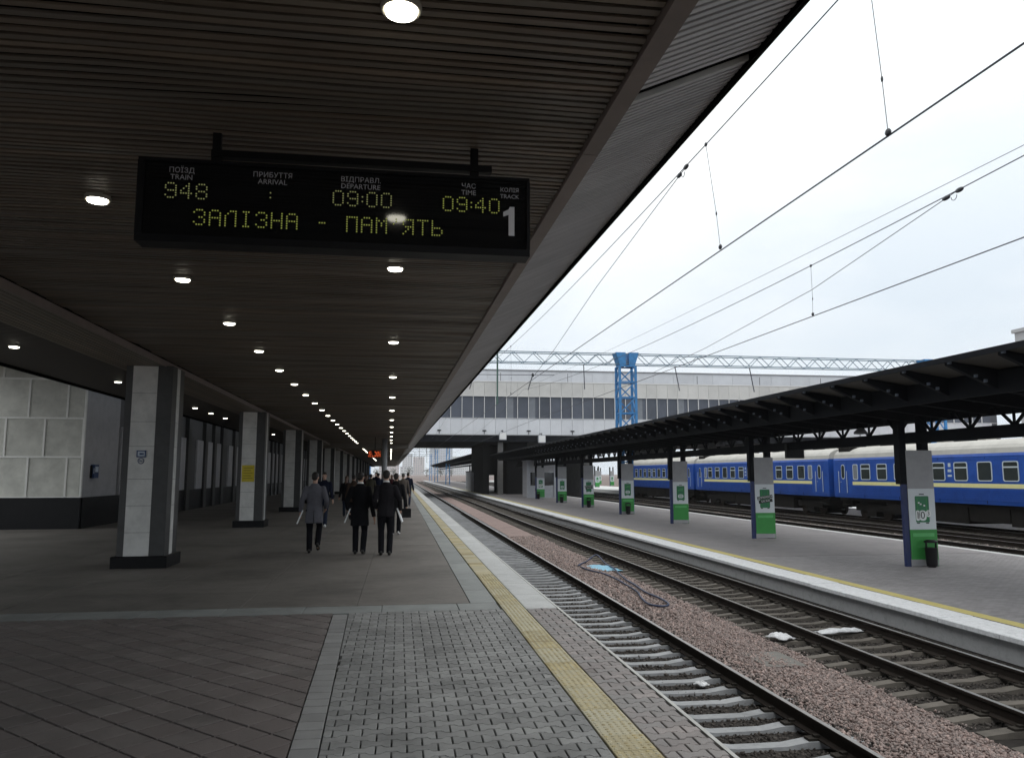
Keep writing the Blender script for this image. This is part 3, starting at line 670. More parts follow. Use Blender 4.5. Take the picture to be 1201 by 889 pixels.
# flank facing the platform
MB().box(XC - .5, XC - .06, YW + 1.2, 320, 0, 5.2).build('wall_core', M_WALLD, st)
MB().box(XC - .06, XC - .01, YW + .061, YW + 3.3, 1.0, 5.2).build('side_panel', M_WALLL, st)
y = YW + 3.4; k = 0
while y < 150:
    MB().box(XC - .06, XC + .02, y + .15, y + 1.45, 1.0 if k % 5 else .0, 3.5).build('wall_slab', M_WALLL, st)
    MB().box(XC - .06, XC + .12, y + 1.5, y + 2.1, 0, 5.0).build('pilaster', M_STONED, st)
    y += 2.2 if k % 3 else 3.6; k += 1
MB().box(XC - .059, XC + .03, YW + .061, 320, 0, .99).build('black_base', M_PLINTH, st)
MB().box(-13.2, -7.77, 22.5, 320, 5.25, 5.5).build('upper_soffit', M_VOID, st)
MB().box(-13.2, -7.77, -25, 22.49, 5.25, 5.5).build('upper_soffit', M_VOID, st)  # unseen roof stretch, added to keep daylight off the left floor
MB().box(-13.4, -13.2, -25, YW + 1, 5.1, 5.6).build('soffit_edge', M_VOID, st)
X, Y = RB(XC + .0, YW + .9)
ph = thing('payphone', 'small dark wall payphone with a pale screen near the stone corner', 'payphone', (X, Y, 1.62), SK)
MB().box(-.0, .12, -.2, .2, 0, .45).build('case', M_SIGNB, ph); MB().box(.1205, .13, -.13, .13, .2, .38).build('screen', M_SIGNW, ph); MB().box(-.06, .06, -.23, -.201, .0, .42).build('handset', M_BLACK, ph)
MB().box(.10, .118, -.22, -.2005, .15, .33).build('sticker', M_SIGNW, ph)

# thin pillar and lit sign far down the platform
p = thing('support_pillar', 'slim pale grey round pillar in the middle of the crowd far down the platform', 'pillar', (-.92, 50, 0))
MB().tube([(0, 0, .12), (0, 0, CZ + .0)], .17, 14).build('shaft', mat('pillar_paint', (.34, .35, .36), .5), p, True); MB().tube([(0, 0, 0), (0, 0, .119)], .24, 14).build('foot', M_STONED, p)
d = thing('platform_display', 'small orange-red lit display hanging over the crowd far down the platform', 'display', (-1.42, 47, 2.92))
MB().box(-.42, .34, 0, .12, -.22, .22).build('housing', M_BLACK, d)
dm = MB()
for r in range(6):
    for c in range(16):
        if noise.noise((c * .55, r * .9, 4.2)) + .25 * noise.noise((c * 2.1, r * 2.3, 1)) > .0: dm.box(-.38 + c * .044, -.38 + c * .044 + .034, -.006, -.001, -.16 + r * .055, -.16 + r * .055 + .04)
dm.build('lit_dots', M_ORED, d, kind='stuff'); MB().box(-.02, .02, .04, .08, .221, 1.0).build('hanger', M_BLACK, d)

# ------------------------------------------------------------------ opposite platform
ZP = -.84
op = MB().box(9.99, 19.78, -10, 320, -1.5, ZP - .07).build('opposite_platform', M_WHITEK, kind='structure')
pv = mat('platform_paving_far', (.23, .22, .225), .8, var=.12, scale=1.2, bump=.3, bscale=40, stain=.25, sscale=.7)
tt = pv.node_tree; bb = tt.nodes['Principled BSDF']; src = bb.inputs['Base Color'].links[0].from_socket
gg = N(tt, 'ShaderNodeNewGeometry'); bk = N(tt, 'ShaderNodeTexBrick'); bk.inputs['Scale'].default_value = 1; bk.inputs['Brick Width'].default_value = .2; bk.inputs['Row Height'].default_value = .1; bk.inputs['Mortar Size'].default_value = .006
bk.inputs['Color1'].default_value = (1.05, 1.02, 1.0, 1); bk.inputs['Color2'].default_value = (.9, .9, .92, 1); bk.inputs['Mortar'].default_value = (.55, .55, .55, 1)
mm = N(tt, 'ShaderNodeMix', data_type='RGBA', blend_type='MULTIPLY'); mm.inputs['Factor'].default_value = 1
tt.links.new(gg.outputs['Position'], bk.inputs['Vector']); tt.links.new(src, mm.inputs['A']); tt.links.new(bk.outputs['Color'], mm.inputs['B']); tt.links.new(mm.outputs['Result'], bb.inputs['Base Color'])
MB().box(10.512, 19.5, 24.05, 320, ZP - .07, ZP).build('paving', pv, op, kind='structure')
MB().box(10.512, 19.5, -10, 24.04, ZP - .069, ZP - .012).build('paving_bed', M_JOINT, op, kind='structure')
M_PVB = mat('far_brick', (.23, .22, .225), .8, var=.1, scale=1.2, rnd=.12, stain=.2, sscale=.7)
pb = MB(); y = -3.; r = 0
while y < 24.0:
    x = 10.52 - (.1 if r % 2 else 0)
    while x < 19.48:
        xa, xb = max(x, 10.52), min(x + .194, 19.49)
        if xb - xa > .03: pb.add([(xa, y, ZP), (xb, y, ZP), (xb, y + .094, ZP), (xa, y + .094, ZP), (xa, y, ZP - .013), (xb, y, ZP - .013), (xb, y + .094, ZP - .013), (xa, y + .094, ZP - .013)], [(0, 1, 2, 3), (0, 4, 5, 1), (1, 5, 6, 2), (3, 2, 6, 7), (0, 3, 7, 4)])
        x += .2
    y += .1; r += 1
pb.build('paving_brick', M_PVB, op, kind='stuff')
me = MB().cbox(0, .735, .004, 1.49, -.085, 0, .012).mesh('coping_slab', M_WHITEK); y = -4.5
while y < 160: put('coping_slab', me, op, loc=(9.775, y, ZP + random.gauss(0, .003)), rot=(0, random.gauss(0, .003), 0)); y += 1.5
MB().box(9.775, 10.51, 160.1, 320, ZP - .085, ZP).build('coping_strip', M_WHITEK, op, kind='structure')
MB().box(19.505, 19.86, -10, 320, ZP - .085, ZP + .002).build('coping_strip', M_COPE, op, kind='structure')
MB().box(9.93, 9.988, -10, 320, -1.4, ZP - .09).build('side_wall', mat('dirty_white_wall', (.46, .465, .475), .85, var=.15, scale=5, stain=.4, sscale=5), op, kind='structure')
MB().box(10.53, 10.82, -10, 160, ZP + .0001, ZP + .004).build('yellow_line', M_YELL, op, kind='structure')
# far third platform behind the train
MB().box(34, 44, 10, 320, -1.5, -.80).build('far_platform', M_COPE, kind='structure')

# ------------------------------------------------------------------ columns of the opposite platform with posters
XCOL = 14.8
def suitcase(parent, zc, w=.43, h=.74, z_txt=None):
    y = -.163
    MB().extr([(a, zc + b) for a, b in rrect(w, h, .035)], 'y', y - .0006, y).build('suitcase_print', M_GREEND, parent)
    MB().extr([(a, zc + h / 2 + .05 + b) for a, b in rrect(.16, .03, .012)], 'y', y - .0006, y).build('handle_print', M_TXTK, parent)
    for sx in (-1, 1): MB().extr([(sx * w * .33 + a, zc - h / 2 - .02 + b) for a, b in rrect(.10, .03, .012)], 'y', y - .0006, y).build('wheel_print', M_TXTK, parent)
    for k in (-.32, .32): MB().box(w * k - .008, w * k + .008, y - .0013, y - .0007, zc - h * .4, zc + h * .42).build('rib_print', M_GREENP, parent)
def poster_column(y, variant, label, binned=False):
    t = thing('platform_post', label, 'column', (XCOL, y, ZP), 0, 'poster-wrapped columns of the opposite platform')
    MB().box(-.56, -.415, -.14, -.03, 0, 2.30).build('post', M_NAVY, t); MB().box(-.60, -.38, -.145, .10, 2.301, 4.12).build('upper_post', M_STEELD, t); MB().box(.13, .35, -.10, .12, 0, 4.12).build('post', M_STEELD, t)
    MB().box(-.37, .405, -.15, .14, .2, 3.26).build('casing', M_GREYP, t)
    MB().box(-.412, .407, -.158, -.1505, 2.185, 3.27).build('upper_sheet', M_GREYP, t)
    ps = MB().box(-.412, .407, -.162, -.1505, 1.03, 2.18).build('poster', M_WHITEP, t)
    lg = MB().box(-.412, .407, -.160, -.1505, .195, 1.026).build('lower_sheet', M_GREENP, t)
    MB().box(-.33, .33, -.1625, -.1605, .83, .93).build('pale_band', M_GREENL, lg)
    MB().box(.4075, .42, -.158, .13, .0, 1.03).build('corner_strip', M_GREENP, t)
    MB().box(-.412, .407, -.159, -.1505, .02, .19).build('base_sheet', M_GREYP, t)
    zc = 1.60; suitcase(ps, zc)
    if variant == 0:
        for cx_, w_, h_2, dz_ in ((-.145, .115, .29, -.18), (.005, .235, .29, -.18), (.185, .15, .19, -.125)): MB().extr([(cx_ + a, zc + dz_ + b) for a, b in rrect(w_, h_2, w_ * .42)], 'y', -.1656, -.1645 - .0001 * abs(cx_)).build('numeral_outline', M_TXTW, ps)
        flat_text('1', .30, M_TXTK, ps, (-.145, -.1668, zc - .18), name='numeral'); flat_text('0', .30, M_TXTK, ps, (.005, -.1668, zc - .18), name='numeral'); flat_text('3', .17, M_TXTK, ps, (.185, -.1668, zc - .125), name='numeral')
        for a, b_ in ((-.10, .18), (.07, .10), (-.04, .14)): MB().box(a - .025, a + .025, -.1655, -.1645, zc + b_ - .02, zc + b_ + .02).build('sticker_print', M_TXTW, ps)
    elif variant == 1:
        for dx, dz, s in ((0, .05, 'ДОПОМОГА'), (.03, -.10, 'БАГАЖ')):
            f = MB().extr(rrect(.66 if s[0] == 'Д' else .60, .13, .006), 'y', -.0012, 0).build('slogan_band', M_TXTK, ps); f.location = (dx, -.1645, zc + dz); f.rotation_euler = (0, -.14, 0)
            tx = flat_text(s, .105, M_TXTW, ps, (dx, -.1668, zc + dz), rot=(PI / 2, -.14, 0))
    else:
        MB().extr([(a * 1.0, zc - .17 + b) for a, b in rrect(.30, .20, .09)], 'y', -.1655, -.1645).build('label_print', M_WHITEP, ps)
        for k in range(3): MB().box(-.10, .10, -.1665, -.1657, zc - .23 + k * .05, zc - .21 + k * .05).build('label_line', M_GREEND, ps)
        for k in range(2): MB().box(-.14 + .08 * k, .14, -.1655, -.1645, zc + .12 + k * .09, zc + .15 + k * .09).build('label_line', M_GREENL, ps)
    return t
CY2 = [20.95, 30.75, 40.5, 50.3, 61.0, 71.2, 82.3]
CV = [0, 1, 2, 2, 1, 2, 0]
CL = ['poster column with a green suitcase marked 10 cubed, nearest on the opposite platform', 'poster column with black slanted slogan bands, second on the opposite platform', 'poster column third on the opposite platform, without a bin',
      'poster column fourth on the opposite platform, with a black bin at its foot', 'poster column fifth on the opposite platform, dark banded suitcase poster', 'poster column sixth on the opposite platform', 'poster column beside the white kiosk on the opposite platform']
for y, v_, l in zip(CY2, CV, CL): poster_column(y, v_, l)
for k, y in enumerate((125, 131, 137, 143)):
    poster_column(y, 2, f'poster column beyond the bridge, {ORD[k]} of the row under the gabled canopy').location.x = 13.2 + .0 * k
for k, (x, y) in enumerate(((46.1, 168), (38.2, 150), (49, 190))):
    poster_column(y, 2, ['poster column on the far platform behind the end of the train', 'poster column on the far platform closest to the train', 'poster column on the far platform, farthest away'][k]).location.x = x
def litter_bin(x, y, label):
    t = thing('litter_bin', label, 'bin', (x, y, ZP), 0, 'black litter bins at the poster columns')
    MB().rings([(0, 0, .03, .14, .12), (0, 0, .08, .15, .13), (0, 0, .52, .175, .15), (0, 0, .54, .18, .155)], 16).build('bucket', M_BLACK, t)
    MB().box(-.16, -.13, -.02, .02, .5, .72).build('bracket', M_BLACK, t); MB().box(.13, .16, -.02, .02, .5, .72).build('bracket', M_BLACK, t)
    MB().rings([(0, 0, .68, .19, .165), (0, 0, .72, .185, .16), (0, 0, .755, .12, .10)], 16).build('lid', M_BLACK, t)
    MB().tube([(0, 0, 0), (0, 0, .04)], .10, 12).build('foot', M_BLACK, t)
for y, x, l in ((20.95, 14.86, 'black litter bin in front of the nearest poster column'), (50.3, 14.75, 'black litter bin in front of the fourth poster column'), (61.0, 14.75, 'black litter bin in front of the fifth poster column'), (71.2, 14.7, 'black litter bin in front of the sixth poster column'), (82.3, 14.5, 'black litter bin in front of the poster column by the kiosk')):
    litter_bin(x, y - .36, l)

# ------------------------------------------------------------------ butterfly canopy over the opposite platform
def canopy2(y0, y1, label, full=True):
    c = thing('steel_canopy', label, 'canopy', (0, 0, 0))
    xe, ze, zv = 11.35, 4.12, 3.62
    for s in (-1, 1):
        X = lambda x: XCOL + s * (XCOL - x)
        y = y0
        while y < y1:
            a, b_ = X(xe), X(XCOL - .01); yb = min(y + 3.0, y1)
            vs = [(a, y + .003, ze), (b_, y + .003, zv), (b_, yb - .003, zv), (a, yb - .003, ze), (a, y + .003, ze + .03), (b_, y + .003, zv + .03), (b_, yb - .003, zv + .03), (a, yb - .003, ze + .03)]
            MB().add(vs, [(0, 3, 2, 1), (4, 5, 6, 7), (0, 1, 5, 4), (1, 2, 6, 5), (2, 3, 7, 6), (3, 0, 4, 7)]).build('roof_sheet', M_SHEET, c); y += 3.0
        MB().box(min(X(xe - .03), X(xe)) - .02, max(X(xe - .03), X(xe)) - .02, y0, y1, ze - .05, ze + .07).build('eave_strip', M_STEELD, c)
        for px, w in ((12.55, .16), (13.5, .14), (14.3, .14)):
            zt_ = ze - (px - xe) / (XCOL - xe) * (ze - zv)
            MB().box(X(px) - .05, X(px) + .05, y0, y1, (3.44 if px < 13 else zt_ - w), zt_ - .012).build('purlin', M_STEELD, c)
        pr = [(X(xe + .02), ze - .012), (X(xe + .02), ze - .10), (X(12.6), 3.49), (X(XCOL - .07), 3.24), (X(XCOL - .07), zv - .004)]
        rm_ = MB().extr(pr, 'y', -.055, .055).mesh('rafter', M_STEELD)
        bm_ = MB().add([(-.03, -.03, -.03), (.03, -.03, -.03), (.03, .03, -.03), (-.03, .03, -.03), (-.03, -.03, .03), (.03, -.03, .03), (.03, .03, .03), (-.03, .03, .03)], [(0, 3, 2, 1), (0, 1, 5, 4), (1, 2, 6, 5), (2, 3, 7, 6), (3, 0, 4, 7)]).mesh('bolt_plate', mat('bolt_grey', (.16, .19, .24), .5))
        y = y0 + .25
        while y < y1:
            put('rafter', rm_, c, loc=(0, y, 0))
            if s == -1 or not full: pass
            if full and s == 1 and y < 70:
                for bx_, bz_ in ((xe + .03, 4.07), (xe + .62, 3.80), (xe + .84, 3.70)): put('bolt_plate', bm_, c, loc=(bx_, y - .075, bz_))
            y += 1.5
    MB().box(XCOL - .06, XCOL + .06, y0, y1, 2.64, 2.96).build('valley_beam', M_STEELD, c)
    MB().box(XCOL - .05, XCOL + .05, y0, y1, 3.42, 3.60).build('top_chord', M_STEELD, c)
    if full:
        y = y0 + .25 + .75
        while y < y1:
            bar('web_bar', (XCOL, y - .05, 2.96), (XCOL, y - .62, 3.46), .06, M_STEELD, c); bar('web_bar', (XCOL, y + .05, 2.96), (XCOL, y + .62, 3.46), .06, M_STEELD, c); bar('web_bar', (XCOL, y, 2.96), (XCOL, y, 3.44), .05, M_STEELD, c)
            y += 1.5
    return c
canopy2(-4.85, 99, 'dark steel butterfly canopy over the opposite platform, on lattice girders')
canopy2(122, 290, 'dark canopy beyond the bridge, seen end-on under the overpass', False).location = (-.1, 0, .75)
for k, (x, y) in enumerate(((14.35, 22.9), (14.2, 33.5), (14.2, 44.8), (14.2, 55))):
    t = thing('pendant_lamp', f'unlit round pendant lamp under the opposite canopy, {ORD[k]} from the near end', 'lamp', (x, y, 3.0), 0, 'pendant lamps under the opposite canopy')
    MB().rings([(0, 0, .0, .2, .2), (0, 0, .06, .2, .2), (0, 0, .16, .10, .10), (0, 0, .2, .05, .05)], 14).build('shade', mat('lamp_grey', (.13, .13, .14), .5), t, True); MB().tube([(0, 0, .19), (0, 0, .45)], .012, 6).build('rod', M_STEELD, t)
t = thing('hanging_display', 'dark display box hung under the opposite canopy near the second poster column', 'display', (15.0, 28.3, 2.35))
MB().box(-.34, .34, 0, .18, 0, .55).build('housing', M_BLACK, t); MB().box(.345, .36, -.01, .18, 0, .55).build('edge_trim', M_GREYP, t); MB().box(-.02, .02, .07, .11, .551, 1.0).build('hanger', M_BLACK, t)

# ------------------------------------------------------------------ kiosk and bridge footing
k_ = thing('kiosk', 'white-framed kiosk with a grey upper panel under the far end of the opposite canopy', 'kiosk', (0, 0, 0))
MB().box(14.0, 14.35, 86, 86.3, ZP, 3.2).build('frame_post', M_KIOSK, k_); MB().box(17.0, 17.35, 86, 86.3, ZP, 3.2).build('frame_post', M_KIOSK, k_)
MB().box(14.36, 16.99, 86.05, 86.25, 1.95, 3.15).build('upper_panel', M_WALLL, k_); MB().box(14.36, 16.99, 86.1, 86.2, ZP, 0.5).build('lower_panel', M_KIOSK, k_)
MB().box(14.36, 16.99, 86.15, 86.2, .51, 1.94).build('window', M_DISP, k_); MB().box(15.6, 15.7, 86.04, 86.2, .5, 1.95).build('mullion', M_KIOSK, k_)
MB().box(14.0, 17.35, 86, 90, 3.21, 3.3).build('roof', M_KIOSK, k_); MB().box(14.1, 17.2, 89.8, 90, ZP, 3.2).build('rear_wall', M_WALLL, k_)

# ------------------------------------------------------------------ glazed station bridge across the tracks
ob = thing('station_bridge', 'long white clad station bridge with a band of dark windows across the tracks', 'building', (0, 0, 0))
YO = 100.; X0, X1 = -8., 84.; PW = 1.44
MB().box(X0, X1, YO + .1, YO + 26, 5.85, 6.78).build('deck_slab', M_STEELD, ob)
MB().box(X0, X1, YO + .5, YO + 25.8, 6.80, 13.5).build('interior', mat('dim_interior', (.06, .065, .075), .9), ob)
pl = MB().cbox(.012, PW - .012, 0, .12, 6.80, 8.86, .004).mesh('lower_panel', M_CLAD); pu = MB().cbox(.012, PW - .012, 0, .12, 11.74, 13.6, .004).mesh('upper_panel', M_CLADC)
gl = MB().box(.045, PW - .045, .16, .19, 8.90, 11.70).mesh('window', M_GLASS); mu_ = MB().box(-.032, .032, .02, .21, 8.88, 11.72).mesh('mullion', M_MULL); cu = MB().box(.07, PW * .62, .145, .159, 8.92, 11.68).mesh('blind', M_CURT)
i = 0; x = X0
while x < X1 - PW:
    put('lower_panel', pl, ob, loc=(x, YO, 0)); put('upper_panel', pu, ob, loc=(x, YO, 0))
    w = put('window', gl, ob, loc=(x, YO, 0)); put('mullion', mu_, w); 
    if noise.noise((i * .73, 2.2, 0)) > .30: put('blind', cu, w, loc=(random.choice((0, .45)), 0, 0))
    if i % 4 == 1:
        bk_ = bar('lamp_bracket', (x + .0, YO - .03, 6.85), (x + .0, YO - .03, 7.25), .06, M_STEELD, ob); bar('lamp_bracket', (x - .25, YO - .05, 7.28), (x + .25, YO - .05, 7.28), (.08, .14), M_STEELD, ob)
    x += PW; i += 1
MB().box(X0, X1, YO - .06, YO + .14, 8.862, 8.898).build('sill', M_MULL, ob); MB().box(X0, X1, YO - .06, YO + .14, 11.702, 11.738).build('lintel_strip', M_MULL, ob); MB().box(X0, X1, YO - .05, YO + .3, 13.602, 13.70).build('parapet_cap', M_MULL, ob)
MB().box(X0, X1, YO + .0, YO + .3, 6.70, 6.795).build('bottom_trim', M_GREYP, ob)
MB().box(X0 + 8, X1, YO + 3, YO + 24, 13.5, 15.5).build('setback_storey', M_CLAD, ob)
su = MB().cbox(.012, 1.428 * 2 - .012, 0, .06, 13.95, 15.45, .004).mesh('setback_panel', M_CLAD); sw = MB().box(.05, 2.80, -.03, .02, 13.62, 13.9).mesh('strip_window', M_GLASS)
x = X0 + 8; i = 0
while x < X1 - 3:
    put('setback_panel', su, ob, loc=(x, YO + 2.93, 0))
    if i % 7 != 5: put('strip_window', sw, ob, loc=(x, YO + 2.98, .35))
    x += 2.856; i += 1
MB().box(X0 + 7.8, X1, YO + 2.8, YO + 24, 15.51, 15.62).build('roof_edge', M_GREYP, ob)
for px in range(8):
    x = 4 + px * 9.0
    bar('roof_pole', (x, YO + 1.5, 13.7), (x, YO + 1.5, 15.0), .05, M_STEELD, ob)
for a, b_ in ((12.55, 13.2),): MB().box(a, b_, YO + .4, YO + 1.2, -1.3, 5.845).build('pier', M_CONC, ob)
MB().box(13.9, 16.6, YO + 2, YO + 16, -1.3, 5.846).build('stair_block', mat('near_black_wall', (.012, .012, .013), .9, var=.2, spec=.1), ob); MB().box(10.9, 11.7, YO + 3, YO + 20, -1.3, 5.846).build('stair_wall', mat('near_black_wall', (.012, .012, .013)), ob); MB().box(11.71, 13.89, YO + 12, YO + 12.4, 1.6, 5.846).build('stair_wall', mat('near_black_wall', (.012, .012, .013)), ob)  # stair block and walls in one even near-black colour
for x in (24.2, 36, 48, 60): MB().box(x, x + .8, YO + 2, YO + 22, -1.3, 5.846).build('pier', M_CONC, ob)
for x, z, l in ((12.9, 6.05, 'white box light hung under the bridge near its pier'), (17.9, 5.7, 'white box light under the bridge just above the steel canopy')):
    t = thing('box_light', l, 'lamp', (x, 98.2, z), 0, 'white boxes under the bridge'); MB().box(-.45, .45, 0, .5, 0, .95).build('casing', M_KIOSK, t); MB().box(-.04, .04, .2, .28, .951, 1.2).build('hanger', M_STEELD, t); MB().box(-.4, .4, -.02, -.001, .06, .89).build('front_panel', M_MULL, t)
    MB().box(-.04, .04, .28, 2.0, 1.15, 1.22).build('arm', M_STEELD, t)

# ------------------------------------------------------------------ blue passenger train
def wagon_mats(): pass
L = 24.2
prof = [(-1.52, 1.30), (-1.55, 1.5), (-1.55, 3.70), (-1.50, 3.83), (1.50, 3.83), (1.55, 3.70), (1.55, 1.5), (1.52, 1.30)]
rp_ = [(-1.50, 3.83)] + [(-1.50 * math.cos(a), 3.83 + .74 * math.sin(a) ** .8) for a in [PI * k / 12 for k in range(1, 12)]] + [(1.50, 3.83)]
def make_wagon(label):
    t = thing('railway_wagon', label, 'train wagon', (30.35, 0, ZR), 0, 'wagons of the blue train')
    MB().extr(prof, 'y', 0, L).build('body', M_TRBLUE, t)
    r = MB().extr(rp_, 'y', .02, L - .02).build('roof', M_TRROOF, t)
    for y in (2.2, 5.5, 9, 12, 15.2, 18.5, 22): MB().box(-.3, .3, y - .3, y + .3, 4.54, 4.68).build('roof_vent', M_TRROOF, r)
    MB().box(-1.3, -.5, L - 1.6, L - .3, 4.15, 4.52).build('grille', M_TRUND, r)
    for k in range(26): bar('roof_rib', (-1.47, .9 * k + .6, 3.9), (-1.22, .9 * k + .6, 4.24), (.03, .012), M_TRROOF, r)
    for s in (-1, 1):
        xx = s * 1.552
        sp = lambda a, b_: (min(xx, xx + s * .012), max(xx, xx + s * .012))
        a, b_ = sp(0, 0)
        MB().box(a, b_, 2.2, L - 2.2, 2.12, 2.33).build('stripe', M_TRYEL, t)
        for k in range(6): MB().box(a - .014, b_ + .014, 2.1, L - 2.1, 1.50 + k * .10, 1.54 + k * .10).build('side_rib', M_TRBLUE, t)
        for k in range(1, 7): MB().box(a - .003, b_ + .003, 3.457 * k - .008, 3.457 * k + .008, 1.35, 1.515).box(a - .003, b_ + .003, 3.457 * k - .006, 3.457 * k + .006, 3.56, 3.64).build('panel_seam', M_TRUND, t)
        for z in (3.52, 3.66): MB().box(a, b_, .3, L - .3, z, z + .018).build('side_rib', M_TRBLUE, t)
        ws = [(3.65 + 1.69 * k, 1.0, 'v' if k % 4 != 2 else 'p') for k in range(11)] + [(2.55, .55, 'f'), (L - 2.4, .55, 'f')]
        for yc, w, kd in ws:
            yc = L - yc
            zc, h = 2.935, .98
            rr_ = [(yc + p, zc + q) for p, q in rrect(w, h, .12)]; ri = [(yc + p, zc + q) for p, q in rrect(w - .10, h - .10, .09)]
            n_ = len(rr_); x0_, x1_ = s * 1.5505, s * 1.575
            fr_ = MB(); V = [(x0_, *p) for p in rr_] + [(x1_, *p) for p in rr_] + [(x1_, *p) for p in ri] + [(x0_, *p) for p in ri]
            F = [(a_ + k, a_ + (k + 1) % n_, a_ + n_ + (k + 1) % n_, a_ + n_ + k) for a_ in (0, n_, 2 * n_) for k in range(n_)]
            if s < 0: F = [tuple(reversed(f)) for f in F]
            wn_ = fr_.add(V, F).build('window', M_TRFR, t)
            MB().add([(s * 1.558, *p) for p in ri], [tuple(range(n_)) if s > 0 else tuple(reversed(range(n_)))]).build('pane', M_TRGL if kd != 'f' else M_CURT, wn_)
            if kd == 'v': MB().box(min(s * 1.5585, s * 1.570), max(s * 1.5585, s * 1.570), yc - w / 2 + .05, yc + w / 2 - .05, 3.10, 3.17).build('vent_bar', M_TRFR, wn_)
        for yc in (1.15, L - 1.15):
            a, b_ = min(s * 1.552, s * 1.566), max(s * 1.552, s * 1.566)
            dr = MB().box(a, b_, yc - .38, yc + .38, 1.5, 3.55).build('door', M_TRBLUE, t)
            MB().extr([(yc + p, 2.95 + q) for p, q in rrect(.42, .95, .19)], 'x', min(s * 1.567, s * 1.574), max(s * 1.567, s * 1.574)).build('door_frame', M_TRFR, dr)
            MB().extr([(yc + p, 2.95 + q) for p, q in rrect(.32, .84, .15)], 'x', min(s * 1.575, s * 1.579), max(s * 1.575, s * 1.579)).build('door_window', M_TRGL, dr)
            MB().box(min(s * 1.567, s * 1.60), max(s * 1.567, s * 1.60), yc + .22, yc + .32, 2.28, 2.31).build('door_handle', M_TRFR, dr)
            bar('handrail', (s * 1.6, yc - .46, 1.6), (s * 1.6, yc - .46, 3.0), .03, M_TRFR, t); bar('handrail', (s * 1.6, yc + .46, 1.6), (s * 1.6, yc + .46, 3.0), .03, M_TRFR, t)
            for k in range(3): MB().box(min(s * (1.2 + .1 * k), s * 1.6), max(s * (1.2 + .1 * k), s * 1.6), yc - .35, yc + .35, 1.16 - .32 * k, 1.19 - .32 * k).build('step', M_TRUND, t)
        for k, z in enumerate((3.28, 2.98, 2.72)):
            MB().box(min(s * 1.5515, s * 1.553), max(s * 1.5515, s * 1.553), L - 11.25 - (.10, .14, .16)[k], L - 11.25 + (.10, .14, .16)[k], z - (.10, .07, .05)[k], z + (.10, .07, .05)[k]).build('emblem_mark', M_TRFR, t)
    for yy, d in ((-.3, 1), (L, 1)): MB().box(-.75, .75, yy + .002, yy + .298, 1.35, 3.75).build('gangway', M_TRUND, t)
    MB().box(-1.35, 1.35, .3, L - .3, 1.12, 1.298).build('sole_bar', M_TRUND, t)
    for a, b_, z in ((5.4, 9.2, .30), (9.3, 12, .42), (12.1, 15.6, .26), (15.7, 18.9, .45), (.5, 1.6, .7), (L - 1.6, L - .5, .7)): MB().box(-1.3, 1.3, a, b_, z, 1.118).build('underfloor_box', M_TRUND, t)
    for yc in (3.4, L - 3.4):
        bg_ = MB().box(-1.1, 1.1, yc - 1.7, yc + 1.7, .50, .90).box(-1.12, 1.12, yc - .5, yc + .5, .18, .499).box(-.6, .6, yc - 1.6, yc + 1.6, .12, .49).box(-1.0, 1.0, yc - 1.4, yc + 1.4, .901, 1.115).build('bogie', M_TRUND, t)
        for dy in (-1.2, 1.2):
            for s in (-1, 1): MB().tube([(s * .69, yc + dy, .475), (s * .83, yc + dy, .475)], .475, 20).build('wheel', M_RAIL, bg_)
    return t
wg = make_wagon('nearest blue wagon with a yellow stripe, right behind the first poster column'); wg.location.y = 25.1
w2 = copy_tree(wg); w2.location.y = 49.95; w2['label'] = 'middle blue wagon of the train, seen between the second and third poster columns'
w3 = copy_tree(wg); w3.location.y = 74.8; w3['label'] = 'rearmost blue wagon of the train, seen beside the fourth poster column'

# ------------------------------------------------------------------ overhead line: gantry and wires
def lattice_mast(parent, x, y, z0, z1, w=1.10, dpt=.9):
    m_ = bpy.data.objects.new('lattice_mast', None); COL.objects.link(m_); m_.parent = parent
    cs = [(x + a * w / 2, y + b_ * dpt / 2) for a, b_ in ((-1, -1), (1, -1), (1, 1), (-1, 1))]
    for c in cs: bar('leg', (*c, z0), (*c, z1), .15, M_BLUE, m_)
    n_ = max(1, round((z1 - z0) / 1.15)); h = (z1 - z0) / n_
    for k in range(n_):
        za, zb = z0 + k * h, z0 + (k + 1) * h
        for q in range(4):
            p, r = cs[q], cs[(q + 1) % 4]
            bar('brace', (*p, za), (*r, zb), .07, M_BLUE, m_)
            bar('brace', (*p, zb), (*r, zb), .08, M_BLUE, m_)
    return m_
M_GSTEEL = mat('gantry_steel', (.12, .19, .25), .5, var=.2)
def gantry(y, masts, xa, xb, zb, zt_, label, full=True):
    g_ = thing('catenary_gantry', label, 'gantry', (0, 0, 0))
    for x in masts:
        lattice_mast(g_, x, y, 3.7, zb - .15); lattice_mast(g_, x + .05 if x < 20 else x, y + .3, -.84, 3.7, .6, .5)
        for s in (-1, 1):
            MB().extr([(x + s * .12, zb - .16), (x + s * .50, zb - .16), (x + s * .80, zt_ + .08), (x + s * .12, zt_ + .08)][::s], 'y', y - .48, y + .48).build('flared_cap', M_BLUE, g_)
    ps = [(y - .35, zb), (y + .35, zb), (y - .35, zt_), (y + .35, zt_)]
    for yy, zz_ in ps: bar('chord', (xa, yy, zz_), (xb, yy, zz_), .055, M_GSTEEL, g_)
    x = xa; up = True
    while x < xb - .6:
        for yy in ((y - .35, y + .35) if full else (y,)): bar('web_bar', (x, yy, zb if up else zt_), (x + .72, yy, zt_ if up else zb), .035, M_GSTEEL, g_)
        x += .72; up = not up
    return g_
g1 = gantry(51.2, (15.12, 37.8), -2, 44, 9.12, 9.82, 'blue lattice gantry carrying the overhead wires, with its mast rising through the steel canopy')
